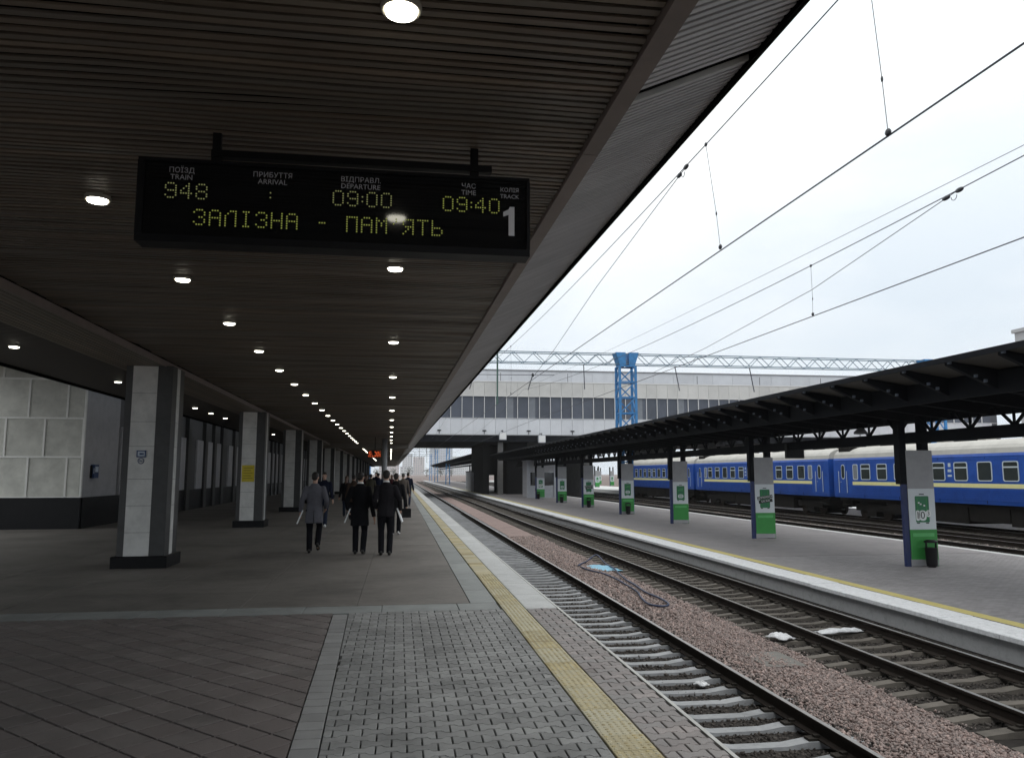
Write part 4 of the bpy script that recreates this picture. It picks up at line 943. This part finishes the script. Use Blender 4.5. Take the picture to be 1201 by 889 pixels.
bar('hanging_post', (6.34, 51.2, 10.2), (6.34, 51.2, 6.3), .10, mat('green_post', (.05, .11, .09), .5), g1)
bar('registration_arm', (2.0, 51.2, 8.25), (10.2, 51.2, 8.32), .035, M_WIRE, g1); bar('hanging_post', (12.2, 51.2, 9.1), (12.25, 51.2, 7.4), .05, M_WIRE, g1); bar('hanging_post', (18.6, 51.2, 9.1), (18.9, 51.2, 7.4), .05, M_WIRE, g1); bar('hanging_post', (24.0, 51.2, 9.1), (24.3, 51.2, 7.4), .05, M_WIRE, g1)
for x in (4.1, 8.0): bar('dropper_arm', (x + .7, 51.2, 8.3), (x + .4, 51.2, 7.3), .06, M_INSUL, g1); MB().ell((x + .72, 51.2, 8.32), (.09, .09, .12)).build('insulator', M_INSUL, g1)
def far_gantry(y, x0, x1, h, label):
    g_ = thing('catenary_gantry', label, 'gantry', (0, 0, 0), 0, 'gantries far down the tracks')
    for x in (x0, x1):
        for a in (-.5, .5): bar('post', (x + a, y, -1.3), (x + a * .7, y, h), .22, M_BLUE, g_)
        for k in range(6): bar('brace', (x - .45, y, 1.6 * k), (x + .45, y, 1.6 * k + 1.5), .09, M_BLUE, g_)
    for z in (h - .8, h): bar('chord', (x0 - 1, y, z), (x1 + 1, y, z), .12, M_GSTEEL, g_)
    x = x0; up = True
    while x < x1: bar('web_bar', (x, y, h - .8 if up else h), (x + 1.4, y, h if up else h - .8), .07, M_GSTEEL, g_); x += 1.4; up = not up
    for x in (4.1, 8.1): bar('hanging_post', (x + 1, y, h - .8), (x + 1, y, 5.6), .10, M_WIRE, g_)
far_gantry(150, -8, 14.2, 10.2, 'blue gantry just beyond the station bridge'); far_gantry(205, -9, 12.5, 10, 'hazy gantry between the bridge and the distant tower block'); far_gantry(265, -10, 12.3, 10, 'hazy gantry, third beyond the bridge'); far_gantry(330, -12, 13, 10, 'faint gantry farthest down the tracks')
def wire(name, pts, r, label):
    o = MB().tube(pts, r, 6).build(name, M_WIRE); tag(o, label, 'wire'); return o
def sag(p0, p1, s, n=24): return [Vector(p0).lerp(Vector(p1), i / n) - Vector((0, 0, s * 4 * (i / n) * (1 - i / n))) for i in range(n + 1)]
def chain(spans, n=20):
    out = []
    for p0, p1, s in spans:
        q = sag(p0, p1, s, n); out += q if not out else q[1:]
    return out
wire('contact_wire', chain([((4.15, -12, 4.55), (4.1, 50, 4.72), -.06), ((4.1, 50, 4.72), (4.1, 110, 4.75), .03), ((4.1, 110, 4.75), (4.1, 330, 4.8), .05)]), .0085, 'overhead contact wire running above the near track')
m1 = lambda y: 6.24 + ((y - 12) / 38.) ** 2 * 1.5
wire('messenger_wire', [(4.1, -20 + 70 * i / 40, m1(-20 + 70 * i / 40)) for i in range(41)] + sag((4.1, 50, m1(50)), (4.1, 150, 7.8), 1.5)[1:] + sag((4.1, 150, 7.8), (4.1, 265, 7.8), 1.5)[1:], .0075, 'upper messenger wire above the near track, sagging from the gantry')
wire('anchor_wire', [(4.1, 10.55, 6.235), (4.1, 15.92, 5.71), (4.1, 20.6, 5.09), (4.1, 24.5, 4.72)], .006, 'slanting anchor wire from the near messenger wire down to its contact wire')
wire('contact_wire', chain([((7.9, -12, 4.7), (8.0, 50, 5.0), .02), ((8.0, 50, 5.0), (8.1, 330, 4.95), .05)]), .0085, 'overhead contact wire above the second track')
m2 = lambda y: 5.79 + ((y - 14) / 36.) ** 2 * 1.4
wire('messenger_wire', [(7.9, -20 + 70 * i / 40, m2(-20 + 70 * i / 40)) for i in range(41)] + sag((7.9, 50, m2(50)), (8.1, 150, 7.6), 1.5)[1:] + sag((8.1, 150, 7.6), (8.1, 265, 7.6), 1.5)[1:], .0075, 'upper messenger wire above the second track')
wire('anchor_wire', [(7.9, 9.84, 5.81), (7.9, 13.99, 5.31), (7.9, 19.37, 5.03), (7.95, 24, 4.95)], .006, 'slanting anchor wire from the second messenger wire down to its contact wire')
wire('feeder_wire', sag((7.95, -8, 5.75), (8.2, 50, 7.4), .25), .0045, 'thin feeder wire just under the messenger wire of the second track')
def dropper(p0, p1, label):
    t = thing('dropper', label, 'wire dropper', (0, 0, 0), 0, 'droppers between the overhead wires'); p0, p1 = Vector(p0), Vector(p1)
    mdl = p0.lerp(p1, .68) + Vector((.02, .02, 0))
    MB().tube([p0, p0.lerp(mdl, .5), mdl, p1], .0035, 5).build('strand', M_WIRE, t)
    MB().ell(p1, (.022, .035, .035), 8, 6).build('lower_clamp', M_INSUL, t); MB().ell(p0, (.02, .03, .03), 8, 6).build('upper_clamp', M_INSUL, t); MB().ell(mdl, (.012, .012, .03), 6, 5).build('link', M_INSUL, t)
dropper((4.1, 6.05, m1(6.05)), (4.1, 5.9, 4.655), 'nearest dropper above the near track, running out of the top of the view'); dropper((4.1, 9.84, m1(9.84)), (4.1, 9.47, 4.69), 'dropper beside the double clamp above the near track')
dropper((4.1, 29.0, m1(29)), (4.1, 29.0, 4.76), 'dropper farther along the near track, just short of the gantry')
dropper((7.9, 13.98, m2(13.98)), (7.9, 13.99, 4.83), 'dropper crossing the slanting anchor wire above the second track')
for p, l in (((4.1, 10.6, 6.24), 'double wire clamp where the slanting wire leaves the near messenger wire'), ((7.9, 9.84, 5.81), 'double wire clamp on the messenger wire of the second track')):
    t = thing('wire_clamp', l, 'clamp', p)
    MB().ell((0, 0, -.01), (.03, .09, .035), 8, 6).build('clamp_body', M_INSUL, t); MB().ell((0, .28, -.03), (.03, .09, .035), 8, 6).build('clamp_body', M_INSUL, t)
    MB().tube([(0, .06 * math.cos(a) + .12, -.06 + .06 * math.sin(a)) for a in [PI * k / 8 for k in range(8, 17)]], .005, 5).build('loop', M_INSUL, t)

# ------------------------------------------------------------------ things lying on the ballast
hz = ZB + .135
h_ = [(5.72, 25.07), (6.0, 25.7), (6.27, 26.2), (6.74, 26.7), (6.75, 25.6), (6.67, 24.25), (6.45, 22.9), (6.28, 21.54), (6.22, 20.55), (6.10, 19.3), (6.14, 18.3), (6.07, 17.5), (5.85, 17.2), (5.62, 17.5), (5.72, 18.4), (5.92, 19.4), (6.0, 20.58), (6.05, 21.8), (6.02, 22.87), (5.85, 23.6), (5.76, 24.1), (5.72, 24.9)]
pts = [Vector((x, y, hz + (.16 if i == 3 else 0))) for i, (x, y) in enumerate(h_)]
cm_ = []
for i in range(len(pts) - 1):
    a, b_, c, d_ = pts[max(i - 1, 0)], pts[i], pts[i + 1], pts[min(i + 2, len(pts) - 1)]
    for k in range(4):
        u = k / 4; cm_.append(.5 * ((2 * b_) + (c - a) * u + (2 * a - 5 * b_ + 4 * c - d_) * u * u + (3 * b_ - a - 3 * c + d_) * u ** 3))
tag(MB().tube(cm_, .024, 8).build('hose', M_HOSE, None, True), 'dark blue hose looped on the pink gravel between the tracks', 'hose')
def crumple(name, cx, cy, z, w, l, h, m, label, cat, rz=0, seed=0):
    n1, n2 = 12, 16; V = []; F = []
    for i in range(n2 + 1):
        for j in range(n1 + 1):
            u, v_ = j / n1 * 2 - 1, i / n2 * 2 - 1; r = max(0, 1 - (abs(u) ** 2.5 + abs(v_) ** 2.5) * .9)
            V.append((u * w / 2 * (1 + .15 * noise.noise((u, v_, seed))), v_ * l / 2, h * r ** .5 * (.6 + .5 * noise.noise((u * 3, v_ * 3, seed + 5)))))
    for i in range(n2):
        for j in range(n1): a = i * (n1 + 1) + j; F.append((a, a + 1, a + n1 + 2, a + n1 + 1))
    k = len(V); V += [(x, y, zz_ - .012) for x, y, zz_ in V]; F += [tuple(reversed([i + k for i in f])) for f in F]
    o = MB().add(V, F).build(name, m, None, True); o.location = (cx, cy, z); o.rotation_euler = (0, 0, rz); tag(o, label, cat); return o
crumple('plastic_sheet', 6.45, 24.9, ZB + .06, .75, 1.5, .09, M_BAG, 'crumpled light blue plastic sheet under the hose loop', 'plastic sheet', .2, 1)
crumple('plastic_rag', 6.95, 13.95, ZB + .085, .34, .42, .10, M_RAG, 'white scrap of plastic at the sleeper ends beside the second track', 'litter', .4, 2)
crumple('plastic_rag', 8.3, 14.3, ZB + .085, .95, .24, .075, M_RAG, 'long white scrap of plastic lying between the rails of the second track', 'litter', .15, 3)
crumple('plastic_rag', 4.35, 11.2, ZB + .05, .16, .18, .05, M_RAG, 'white scrap of plastic in the near track by the rail', 'litter', .5, 4)
strip('muddy_patch', 5.7, 6.35, 11.9, 12.9, ZB + .078, mat('grey_mud', (.13, .125, .115), .8, var=.2), 4, 4, lambda x, y: .012 * noise.noise((x * 4, y * 4, 0)))

# ------------------------------------------------------------------ far surroundings
def block(x, y, w, d, h, m, label, floors=8, bays=6, wm=M_FARW):
    t = thing('tower_block', label, 'building', (x, y, -1.3)); MB().box(0, w, 0, d, 0, h).build('walls', m, t)
    fh, bw = h / floors, w / bays
    wm_ = MB().box(.2 * bw, .8 * bw, -.12, .02, .3 * fh, .8 * fh).mesh('window', wm)
    for i in range(floors):
        for j in range(bays): put('window', wm_, t, loc=(bw * j, 0, fh * i))
    MB().box(-.4, w + .4, -.4, d + .4, h + .001, h + .7).build('roof_edge', m, t); return t
block(136, 3520, 99, 88, 154, M_FARB, 'blue-grey tower block in the haze beyond the bridge', 14, 9)
block(246, 3850, 198, 88, 88, M_FARC, 'pale low block beside the hazy tower block', 8, 20)
block(15, 3700, 46, 66, 97, M_FARC, 'slim pale block in the haze, left of the tower block', 11, 4); block(66, 3780, 53, 66, 84, M_FARP, 'pinkish block in the haze between the slim block and the tower block', 10, 5)
block(-79, 3190, 79, 66, 48, M_FARP, 'low reddish building at the end of the tracks', 5, 8)
block(4, 2860, 48, 44, 29, M_FARC, 'small white shed at the end of the tracks', 3, 4); block(121.5, 125, 14, 14, 31, M_FARC, 'pale high-rise corner above the right end of the steel canopy', 9, 4)
wl = thing('waiting_shelter', 'pale grey shelter wall under the gabled canopy beyond the bridge', 'shelter', (10.9, 116, ZP))
MB().box(0, 1.5, 0, 14, 0, 2.9).build('wall', M_GREYP, wl); MB().box(1.51, 1.9, -.1, 6, 0, 2.6).build('door', M_NAVY, wl); MB().box(-.02, 1.52, -.06, 14.1, 2.901, 3.05).build('roof', M_STEELD, wl)
for k in range(9): MB().box(-.03, -.001, .4 + 1.5 * k, .9 + 1.5 * k, .1, 2.8).build('panel', M_KIOSK, wl)
MB().box(.1, 1.3, -.04, -.001, 1.0, 2.3).build('notice', M_KIOSK, wl)
for k in range(14):
    x = -40 + 17 * k + random.uniform(-4, 4); t = thing('far_tree', f'hazy bare tree on the skyline, {ORD[k]} from the west', 'tree', (x, 900 + random.uniform(-40, 90), -1.3), 0, 'hazy trees on the skyline')
    MB().tube([(0, 0, 0), (.2, 0, 3), (.1, 0, 7)], [.4, .3, .1], 6).build('trunk', M_TRUND, t)
    cr_ = MB()
    for q in range(120):
        p = Vector((random.gauss(0, 1.9), random.gauss(0, 1.9), 6 + random.gauss(0, 1.9))); s_ = random.uniform(.3, .6); a = Vector((random.gauss(0, 1), random.gauss(0, 1), random.gauss(0, 1))).normalized() * s_; b2 = a.orthogonal()
        cr_.add([p - a, p + b2, p + a, p - b2], [(0, 1, 2, 3)])
    cr_.build('crown', M_LEAF, t)

# ------------------------------------------------------------------ people
def solid(name, mb, voxel, m, parent, extra=None, iters=4):
    me = mb.mesh('t', m); o = bpy.data.objects.new('t', me); COL.objects.link(o)
    r = o.modifiers.new('r', 'REMESH'); r.mode = 'VOXEL'; r.voxel_size = voxel; r.use_smooth_shade = True
    s = o.modifiers.new('s', 'SMOOTH'); s.factor = .5; s.iterations = iters
    dg = bpy.context.evaluated_depsgraph_get(); me2 = bpy.data.meshes.new_from_object(o.evaluated_get(dg))
    bpy.data.objects.remove(o); me2.materials.clear(); me2.materials.append(m)
    if extra is not None:
        bm = bmesh.new(); bm.from_mesh(me2); tmp = extra.mesh('t', m, True); bm.from_mesh(tmp); bm.to_mesh(me2); bm.free()
        me2.polygons.foreach_set('use_smooth', [True] * len(me2.polygons))
    return put(name, me2, parent)
def ik(a, b, l1, l2, bend):
    a, b = Vector(a), Vector(b); d = b - a; D = min(d.length, (l1 + l2) * .999); n = d.normalized()
    x = (l1 * l1 - l2 * l2 + D * D) / (2 * D); h = math.sqrt(max(l1 * l1 - x * x, 0)); bd = Vector(bend); bd = (bd - n * bd.dot(n)).normalized()
    return a + n * x + bd * h
def cloth(name, c, var=.2): return mat(name, c, .95, var=var, scale=9, bump=.35, bscale=26, spec=.1)
CL_ = {'grey': cloth('grey_wool', (.12, .12, .14)), 'black': cloth('black_wool', (.010, .010, .012)), 'suit': cloth('dark_suit', (.016, .015, .018)), 'trouser': cloth('dark_trousers', (.010, .010, .013)),
       'navy': cloth('navy_jacket', (.012, .015, .03)), 'brown': cloth('brown_coat', (.055, .038, .030)), 'olive': cloth('olive_parka', (.05, .047, .035)), 'wine': cloth('wine_coat', (.05, .014, .018)), 'denim': cloth('dark_denim', (.02, .026, .045)), 'taupe': cloth('taupe_coat', (.10, .085, .075))}
HAIR = {'dark': mat('dark_hair', (.012, .009, .007), .6, var=.3, scale=60), 'brown': mat('brown_hair', (.09, .05, .03), .6, var=.3, scale=60), 'grey': mat('greying_hair', (.10, .095, .09), .6, var=.3, scale=60)}
M_SHOE = mat('black_leather', (.012, .011, .010), .35, var=.2); M_SNEAK = mat('white_shoe', (.6, .6, .6), .6, var=.1); M_COLLAR = mat('white_collar', (.7, .7, .7), .7, var=0)
def person(label, x, y, heading=0., Ht=1.79, top='black', legs='trouser', hem=.80, feet=((.16, 0.), (-.10, .03)), hands=((-.30, .02, .84), (.30, -.02, .84)), hair='dark', long_hair=False, shoe=None, collar=False, head_turn=0., group=None, hood=False):
    t = thing('person', label, 'person', (x, y, 0), math.radians(heading), group); sc = Ht / 1.79; t.scale = (sc,) * 3
    hipz = .93; body = MB(); trs = MB(); sho = MB(); coat = MB(); ex = MB()
    # legs: (y of ankle, lift of heel)
    for s, (fy, lift) in zip((-1, 1), feet):
        hip = Vector((s * .092, 0, hipz)); ank = Vector((s * .085, fy, .085 + lift)); kn = ik(hip, ank, .435, .425, (s * .08, 1, 0))
        for mb, e in ((body, 0), (trs, .012)):
            mb.tube([hip + Vector((0, 0, .03)), hip.lerp(kn, .5), kn, kn.lerp(ank, .35), ank + Vector((0, -.006, -.035 if mb is trs else 0))], [.088 + e, .078 + e, .056 + e, .057 + e, .040 + e * 1.9], 12)
            mb.ell(kn, (.055 + e,) * 3, 10, 7)
        tl = .55 * lift / .1 if lift else 0; tl = min(tl, .9)
        dirf = Vector((s * .12, math.cos(tl), -math.sin(tl))).normalized()
        heel = ank + Vector((0, -.045, -.055)); ball = ank + dirf * .12 + Vector((0, 0, -.055 if lift < .02 else -.055 + .0)); ball.z = max(ball.z, .030); toe = ball + Vector((s * .01, .07, 0)); toe.z = max(.026, toe.z - .004)
        heel.z = max(heel.z, .035)
        sho.tube([heel - Vector((0, .012, 0)), heel + Vector((0, .02, .008)), ank + dirf * .05 + Vector((0, 0, -.035)), ball, toe], [.028, .038, (.042, .042), (.044, .032), (.030, .022)], 12); sho.ell(heel + Vector((0, .01, .03)), (.036, .045, .045), 10, 7)
        body.tube([ank, heel + Vector((0, .03, .01)), ball], [.036, .034, .028], 10)
    tors = [(0, 0, .86, .150, .105), (0, -.005, .95, .168, .118), (0, 0, 1.07, .145, .100), (0, .005, 1.22, .165, .112), (0, 0, 1.36, .178, .112), (0, -.008, 1.44, .150, .09), (0, -.005, 1.50, .075, .066)]
    body.rings(tors, 16); trs.rings([(0, 0, .84, .155, .112), (0, -.005, .95, .176, .125), (0, 0, 1.05, .158, .112)], 16)
    # neck and head
    hd = Vector((0, .022, 1.665)); body.tube([(0, -.005, 1.47), (0, .005, 1.54), (0, .012, 1.60)], [.062, .055, .054], 12)
    R = Matrix.Rotation(math.radians(head_turn), 3, 'Z')
    def hp(a, b, c): return hd + R @ Vector((a, b, c))
    body.ell(hp(0, -.008, .022), (.074, .092, .098), 14, 10); body.ell(hp(0, .02, -.045), (.056, .066, .066), 12, 9); body.ell(hp(0, .055, -.088), (.026, .022, .02), 8, 6)
    body.tube([hp(0, .086, .012), hp(0, .100, -.022), hp(0, .112, -.034), hp(0, .088, -.044)], [.010, .014, .016, .012], 8)
    body.tube([hp(-.045, .078, .026), hp(0, .092, .028), hp(.045, .078, .026)], [.010, .010, .010], 6)
    for s in (-1, 1): body.ell(hp(s * .074, -.012, -.012), (.011, .022, .033), 8, 6)
    ex.ell(hp(-.030, .083, .010), (.011, .009, .008), 8, 6); ex.ell(hp(.030, .083, .010), (.011, .009, .008), 8, 6); ex.tube([hp(-.022, .082, -.068), hp(0, .090, -.066), hp(.022, .082, -.068)], [.004, .007, .004], 6)
    # arms
    for s, h in zip((-1, 1), hands):
        sh = Vector((s * .178, -.005, 1.415)); wr = Vector(h); el = ik(sh, wr, .295, .265, (s * .35, -1, 0))
        body.tube([sh, sh.lerp(el, .5), el, el.lerp(wr, .4), wr], [.052, .047, .038, .037, .027], 12)
        e = .016
        coat.tube([sh + Vector((-s * .03, 0, .0)), sh.lerp(el, .15), sh.lerp(el, .6), el, el.lerp(wr, .5), el.lerp(wr, .96)], [.066, .070 + .002, .064, .056, .052, .047], 12); coat.ell(sh, (.072, .072, .070), 10, 8); coat.ell(el, (.055,) * 3, 8, 6)
        dw = (wr - el).normalized(); side = Vector((0, 1, 0)); side = (side - dw * side.dot(dw)).normalized(); pn = dw.cross(side) * s     # side: towards the thumb
        pc = wr + dw * .05
        body.tube([wr, wr + dw * .03, wr + dw * .085], [(.024, .020), (.036, .019), (.040, .016)] if abs(side.x) > 2 else [.024, .027, .026], 10)
        for k, (off, ln) in enumerate(((.030, .072), (.010, .082), (-.010, .077), (-.029, .060))):
            b0 = wr + dw * .080 + side * off; q = .35 + .08 * k
            p1 = b0 + dw * ln * .42 + pn * -.004; p2 = p1 + (dw * math.cos(q) - pn * math.sin(q)) * ln * .32; p3 = p2 + (dw * math.cos(q * 2) - pn * math.sin(q * 2)) * ln * .28
            ex.tube([b0 - dw * .012, p1, p2, p3], [.0095, .0088, .0080, .0062], 7)
        b0 = wr + dw * .028 + side * .024; p1 = b0 + dw * .03 + side * .022 - pn * .008; ex.tube([b0 - side * .008, p1, p1 + dw * .034 + side * .004 - pn * .010], [.012, .0105, .0075], 7)
        ex.rings([], 4) if False else None
    # upper garment
    fl = .02 if hem < .75 else .0
    flare = .012 * (1.0 - hem) / .2
    secs = [(0, 0, hem, .178 + flare, .142 + flare * .8), (0, 0, hem + .012, .182 + flare, .146 + flare * .8), (0, 0, .5 * (hem + .98), .182 + flare * .5, .140 + flare * .4), (0, 0, .98, .180, .134), (0, .003, 1.10, .166, .120), (0, .006, 1.24, .184, .130), (0, 0, 1.36, .196, .128), (0, -.008, 1.44, .166, .105), (0, -.006, 1.495, .098, .084), (0, -.002, 1.535, .076, .074)]
    coat.rings(secs, 18)
    if hood: coat.ell((0, -.085, 1.49), (.11, .06, .085), 10, 8)
    solid('body', body, .010, M_SKIN, t, ex); solid('trousers', trs, .014, CL_[legs], t); solid('shoes', sho, .009, shoe or M_SHOE, t, iters=2); solid('coat', coat, .014, CL_[top], t)
    if hem < .83: MB().add([(-.006, -.150 - flare, hem + .01), (.006, -.150 - flare, hem + .01), (.004, -.139, .95), (-.004, -.139, .95)], [(0, 1, 2, 3)]).build('back_vent', CL_['black'], t)
    if collar: MB().tube([(0, 0, 1.530), (0, .004, 1.565)], [(.070, .068), (.060, .062)], 16, cap=False).build('collar', M_COLLAR, t, True)
    hr = MB(); hr.ell(hp(0, -.016, .042), (.080, .092, .088), 14, 10); hr.ell(hp(0, -.055, .0), (.068, .050, .068), 12, 8)
    hr.tube([hp(-.062, .03, .06), hp(0, .062, .082), hp(.062, .03, .06)], [.022, .026, .022], 8)
    if long_hair: hr.tube([hp(0, -.055, .02), hp(0, -.075, -.07), hp(0, -.085, -.17), hp(0, -.09, -.26)], [(.075, .05), (.085, .05), (.09, .045), (.06, .025)], 12)
    solid('hair', hr, .010, HAIR[hair], t)
    return t
def folder(owner, loc, rz, tilt, label, w=.03):
    t = MB(); t.cbox(-.012, .012, -.11, .11, -.16, .16, .003); o = t.build('folder', M_PAPER); tag(o, label, 'folder')
    o.matrix_world = Matrix.Translation(owner.location) @ Matrix.Rotation(owner.rotation_euler.z, 4, 'Z') @ Matrix.Translation(loc) @ Matrix.Rotation(rz, 4, 'Z') @ Matrix.Rotation(tilt, 4, 'Y'); return o
PG = 'people walking on the near platform'
p1 = person('man in a grey coat carrying a white folder in his left hand, walking away', -1.87, 18.3, 2, 1.80, 'grey', hem=.66, feet=((-.02, 0), (.02, .13)), hands=((-.30, .06, .90), (.24, .10, .98)), head_turn=-8, group=PG)
folder(p1, (-.315, .06, .80), .1, .38, 'white folder held low by the man in the grey coat')
p2 = person('man in a long black coat with a white folder, middle of the three walking away', -.84, 17.85, -4, 1.80, 'black', hem=.62, feet=((.02, 0), (-.06, .02)), hands=((-.27, .10, .96), (.31, .0, .80)), collar=True, head_turn=-14, group=PG)
folder(p2, (-.285, .10, .84), .1, .36, 'white folder held by the man in the long black coat')
p3 = person('man in a short dark suit jacket with a white folder, nearest the yellow strip', -.27, 17.6, 0, 1.84, 'suit', hem=.80, feet=((.0, 0), (-.03, .0)), hands=((-.20, .14, .98), (.30, .10, .94)), collar=True, head_turn=-4, group=PG)
folder(p3, (.305, .08, .86), -.1, -.36, 'white folder held at the right side of the man in the suit jacket')
person('man in a dark jacket and white shoes coming towards us near the columns', -2.5, 27.5, 176, 1.82, 'navy', 'denim', .86, ((.22, 0), (-.2, .06)), ((-.30, .1, .88), (.30, -.08, .88)), shoe=M_SNEAK, head_turn=5, group=PG)
person('woman with long brown hair in a dark coat, left of the long black coat', -2.15, 33.5, 0, 1.68, 'black', 'denim', .70, ((.12, 0), (-.12, .05)), hair='brown', long_hair=True, group=PG)
person('person in a brown hooded coat just behind the shoulder of the long black coat', -1.72, 31.0, 8, 1.72, 'brown', hem=.72, feet=((.1, 0), (-.12, .05)), hood=True, group=PG)
pA = person('person in a black parka with white shoes half hidden behind the suit jacket', -.08, 23.3, -3, 1.78, 'black', hem=.70, feet=((.0, 0), (.1, .02)), hands=((-.28, .1, .9), (.31, .04, .8)), shoe=M_SNEAK, hood=True, group=PG)
pB = person('person in a taupe coat by the yellow strip, beyond the suit jacket', .20, 37.0, 10, 1.80, 'taupe', 'denim', .60, ((.18, 0), (-.15, .05)), hair='grey', group=PG)
protos = [person('person in an olive parka at the front of the distant crowd', -1.42, 41, 5, 1.76, 'olive', hem=.72, feet=((.14, 0), (-.14, .05)), hood=True, group='people in the distant crowd'),
          person('person in a wine-red coat in the distant crowd, left of the slim pillar', -1.75, 44, -6, 1.68, 'wine', hem=.62, feet=((-.12, .04), (.14, 0)), hair='brown', long_hair=True, group='people in the distant crowd'),
          person('person in a navy jacket in the distant crowd, beside the slim pillar', -1.1, 43, 2, 1.82, 'navy', 'denim', .82, ((.05, 0), (-.1, .03)), group='people in the distant crowd')]
for k, (x, y, rz, j, l) in enumerate(((-2.0, 48, 4, 2, 'person in a navy jacket on the left flank of the distant crowd'), (-2.35, 52, -3, 0, 'person in an olive parka on the left flank of the distant crowd'), (-1.55, 55, 170, 2, 'person in a navy jacket facing us at the back of the distant crowd'),
                                      (-.45, 51, -5, 1, 'person in a wine-red coat right of the slim pillar'), (-.1, 47, 3, 0, 'person in an olive parka right of the slim pillar'), (-2.7, 60, 0, 1, 'person in a wine-red coat farthest down the platform by the columns'), (-.9, 58, 6, 2, 'person in a navy jacket hidden behind the slim pillar'), (.5, 44, -4, 2, 'person in a navy jacket at the edge of the distant crowd near the track'))):
    c = copy_tree(protos[j]); c.location = (x, y, 0); c.rotation_euler.z = math.radians(rz); c['label'] = l
    s_ = random.uniform(.96, 1.03); c.scale = [v * s_ for v in c.scale]
km = person('person in a dark coat standing before the white kiosk on the opposite platform', 14.75, 83.6, 20, 1.86, 'black', hem=.75, feet=((.02, 0), (-.03, 0)), group=None); km.location.z = ZP
sb = MB().cbox(-.13, .13, -.07, .07, 0, .26, .02).build('shoulder_bag', M_BLACK); sb.location = (.235, 23.33, .50); tag(sb, 'black bag hanging from the hand of the person in the black parka', 'bag')

# ------------------------------------------------------------------ hazy winter air
hm = bpy.data.materials.new('air'); hm.use_nodes = True; ht = hm.node_tree; ht.nodes.clear()
ho = N(ht, 'ShaderNodeOutputMaterial'); hv = N(ht, 'ShaderNodeVolumePrincipled'); hv.inputs['Color'].default_value = (.95, .97, 1, 1); hv.inputs['Density'].default_value = .00014; hv.inputs['Anisotropy'].default_value = .2
ht.links.new(hv.outputs[0], ho.inputs['Volume'])
MB().box(-500, 900, -60, 5200, -2.7, 190).build('haze', hm, kind='stuff')
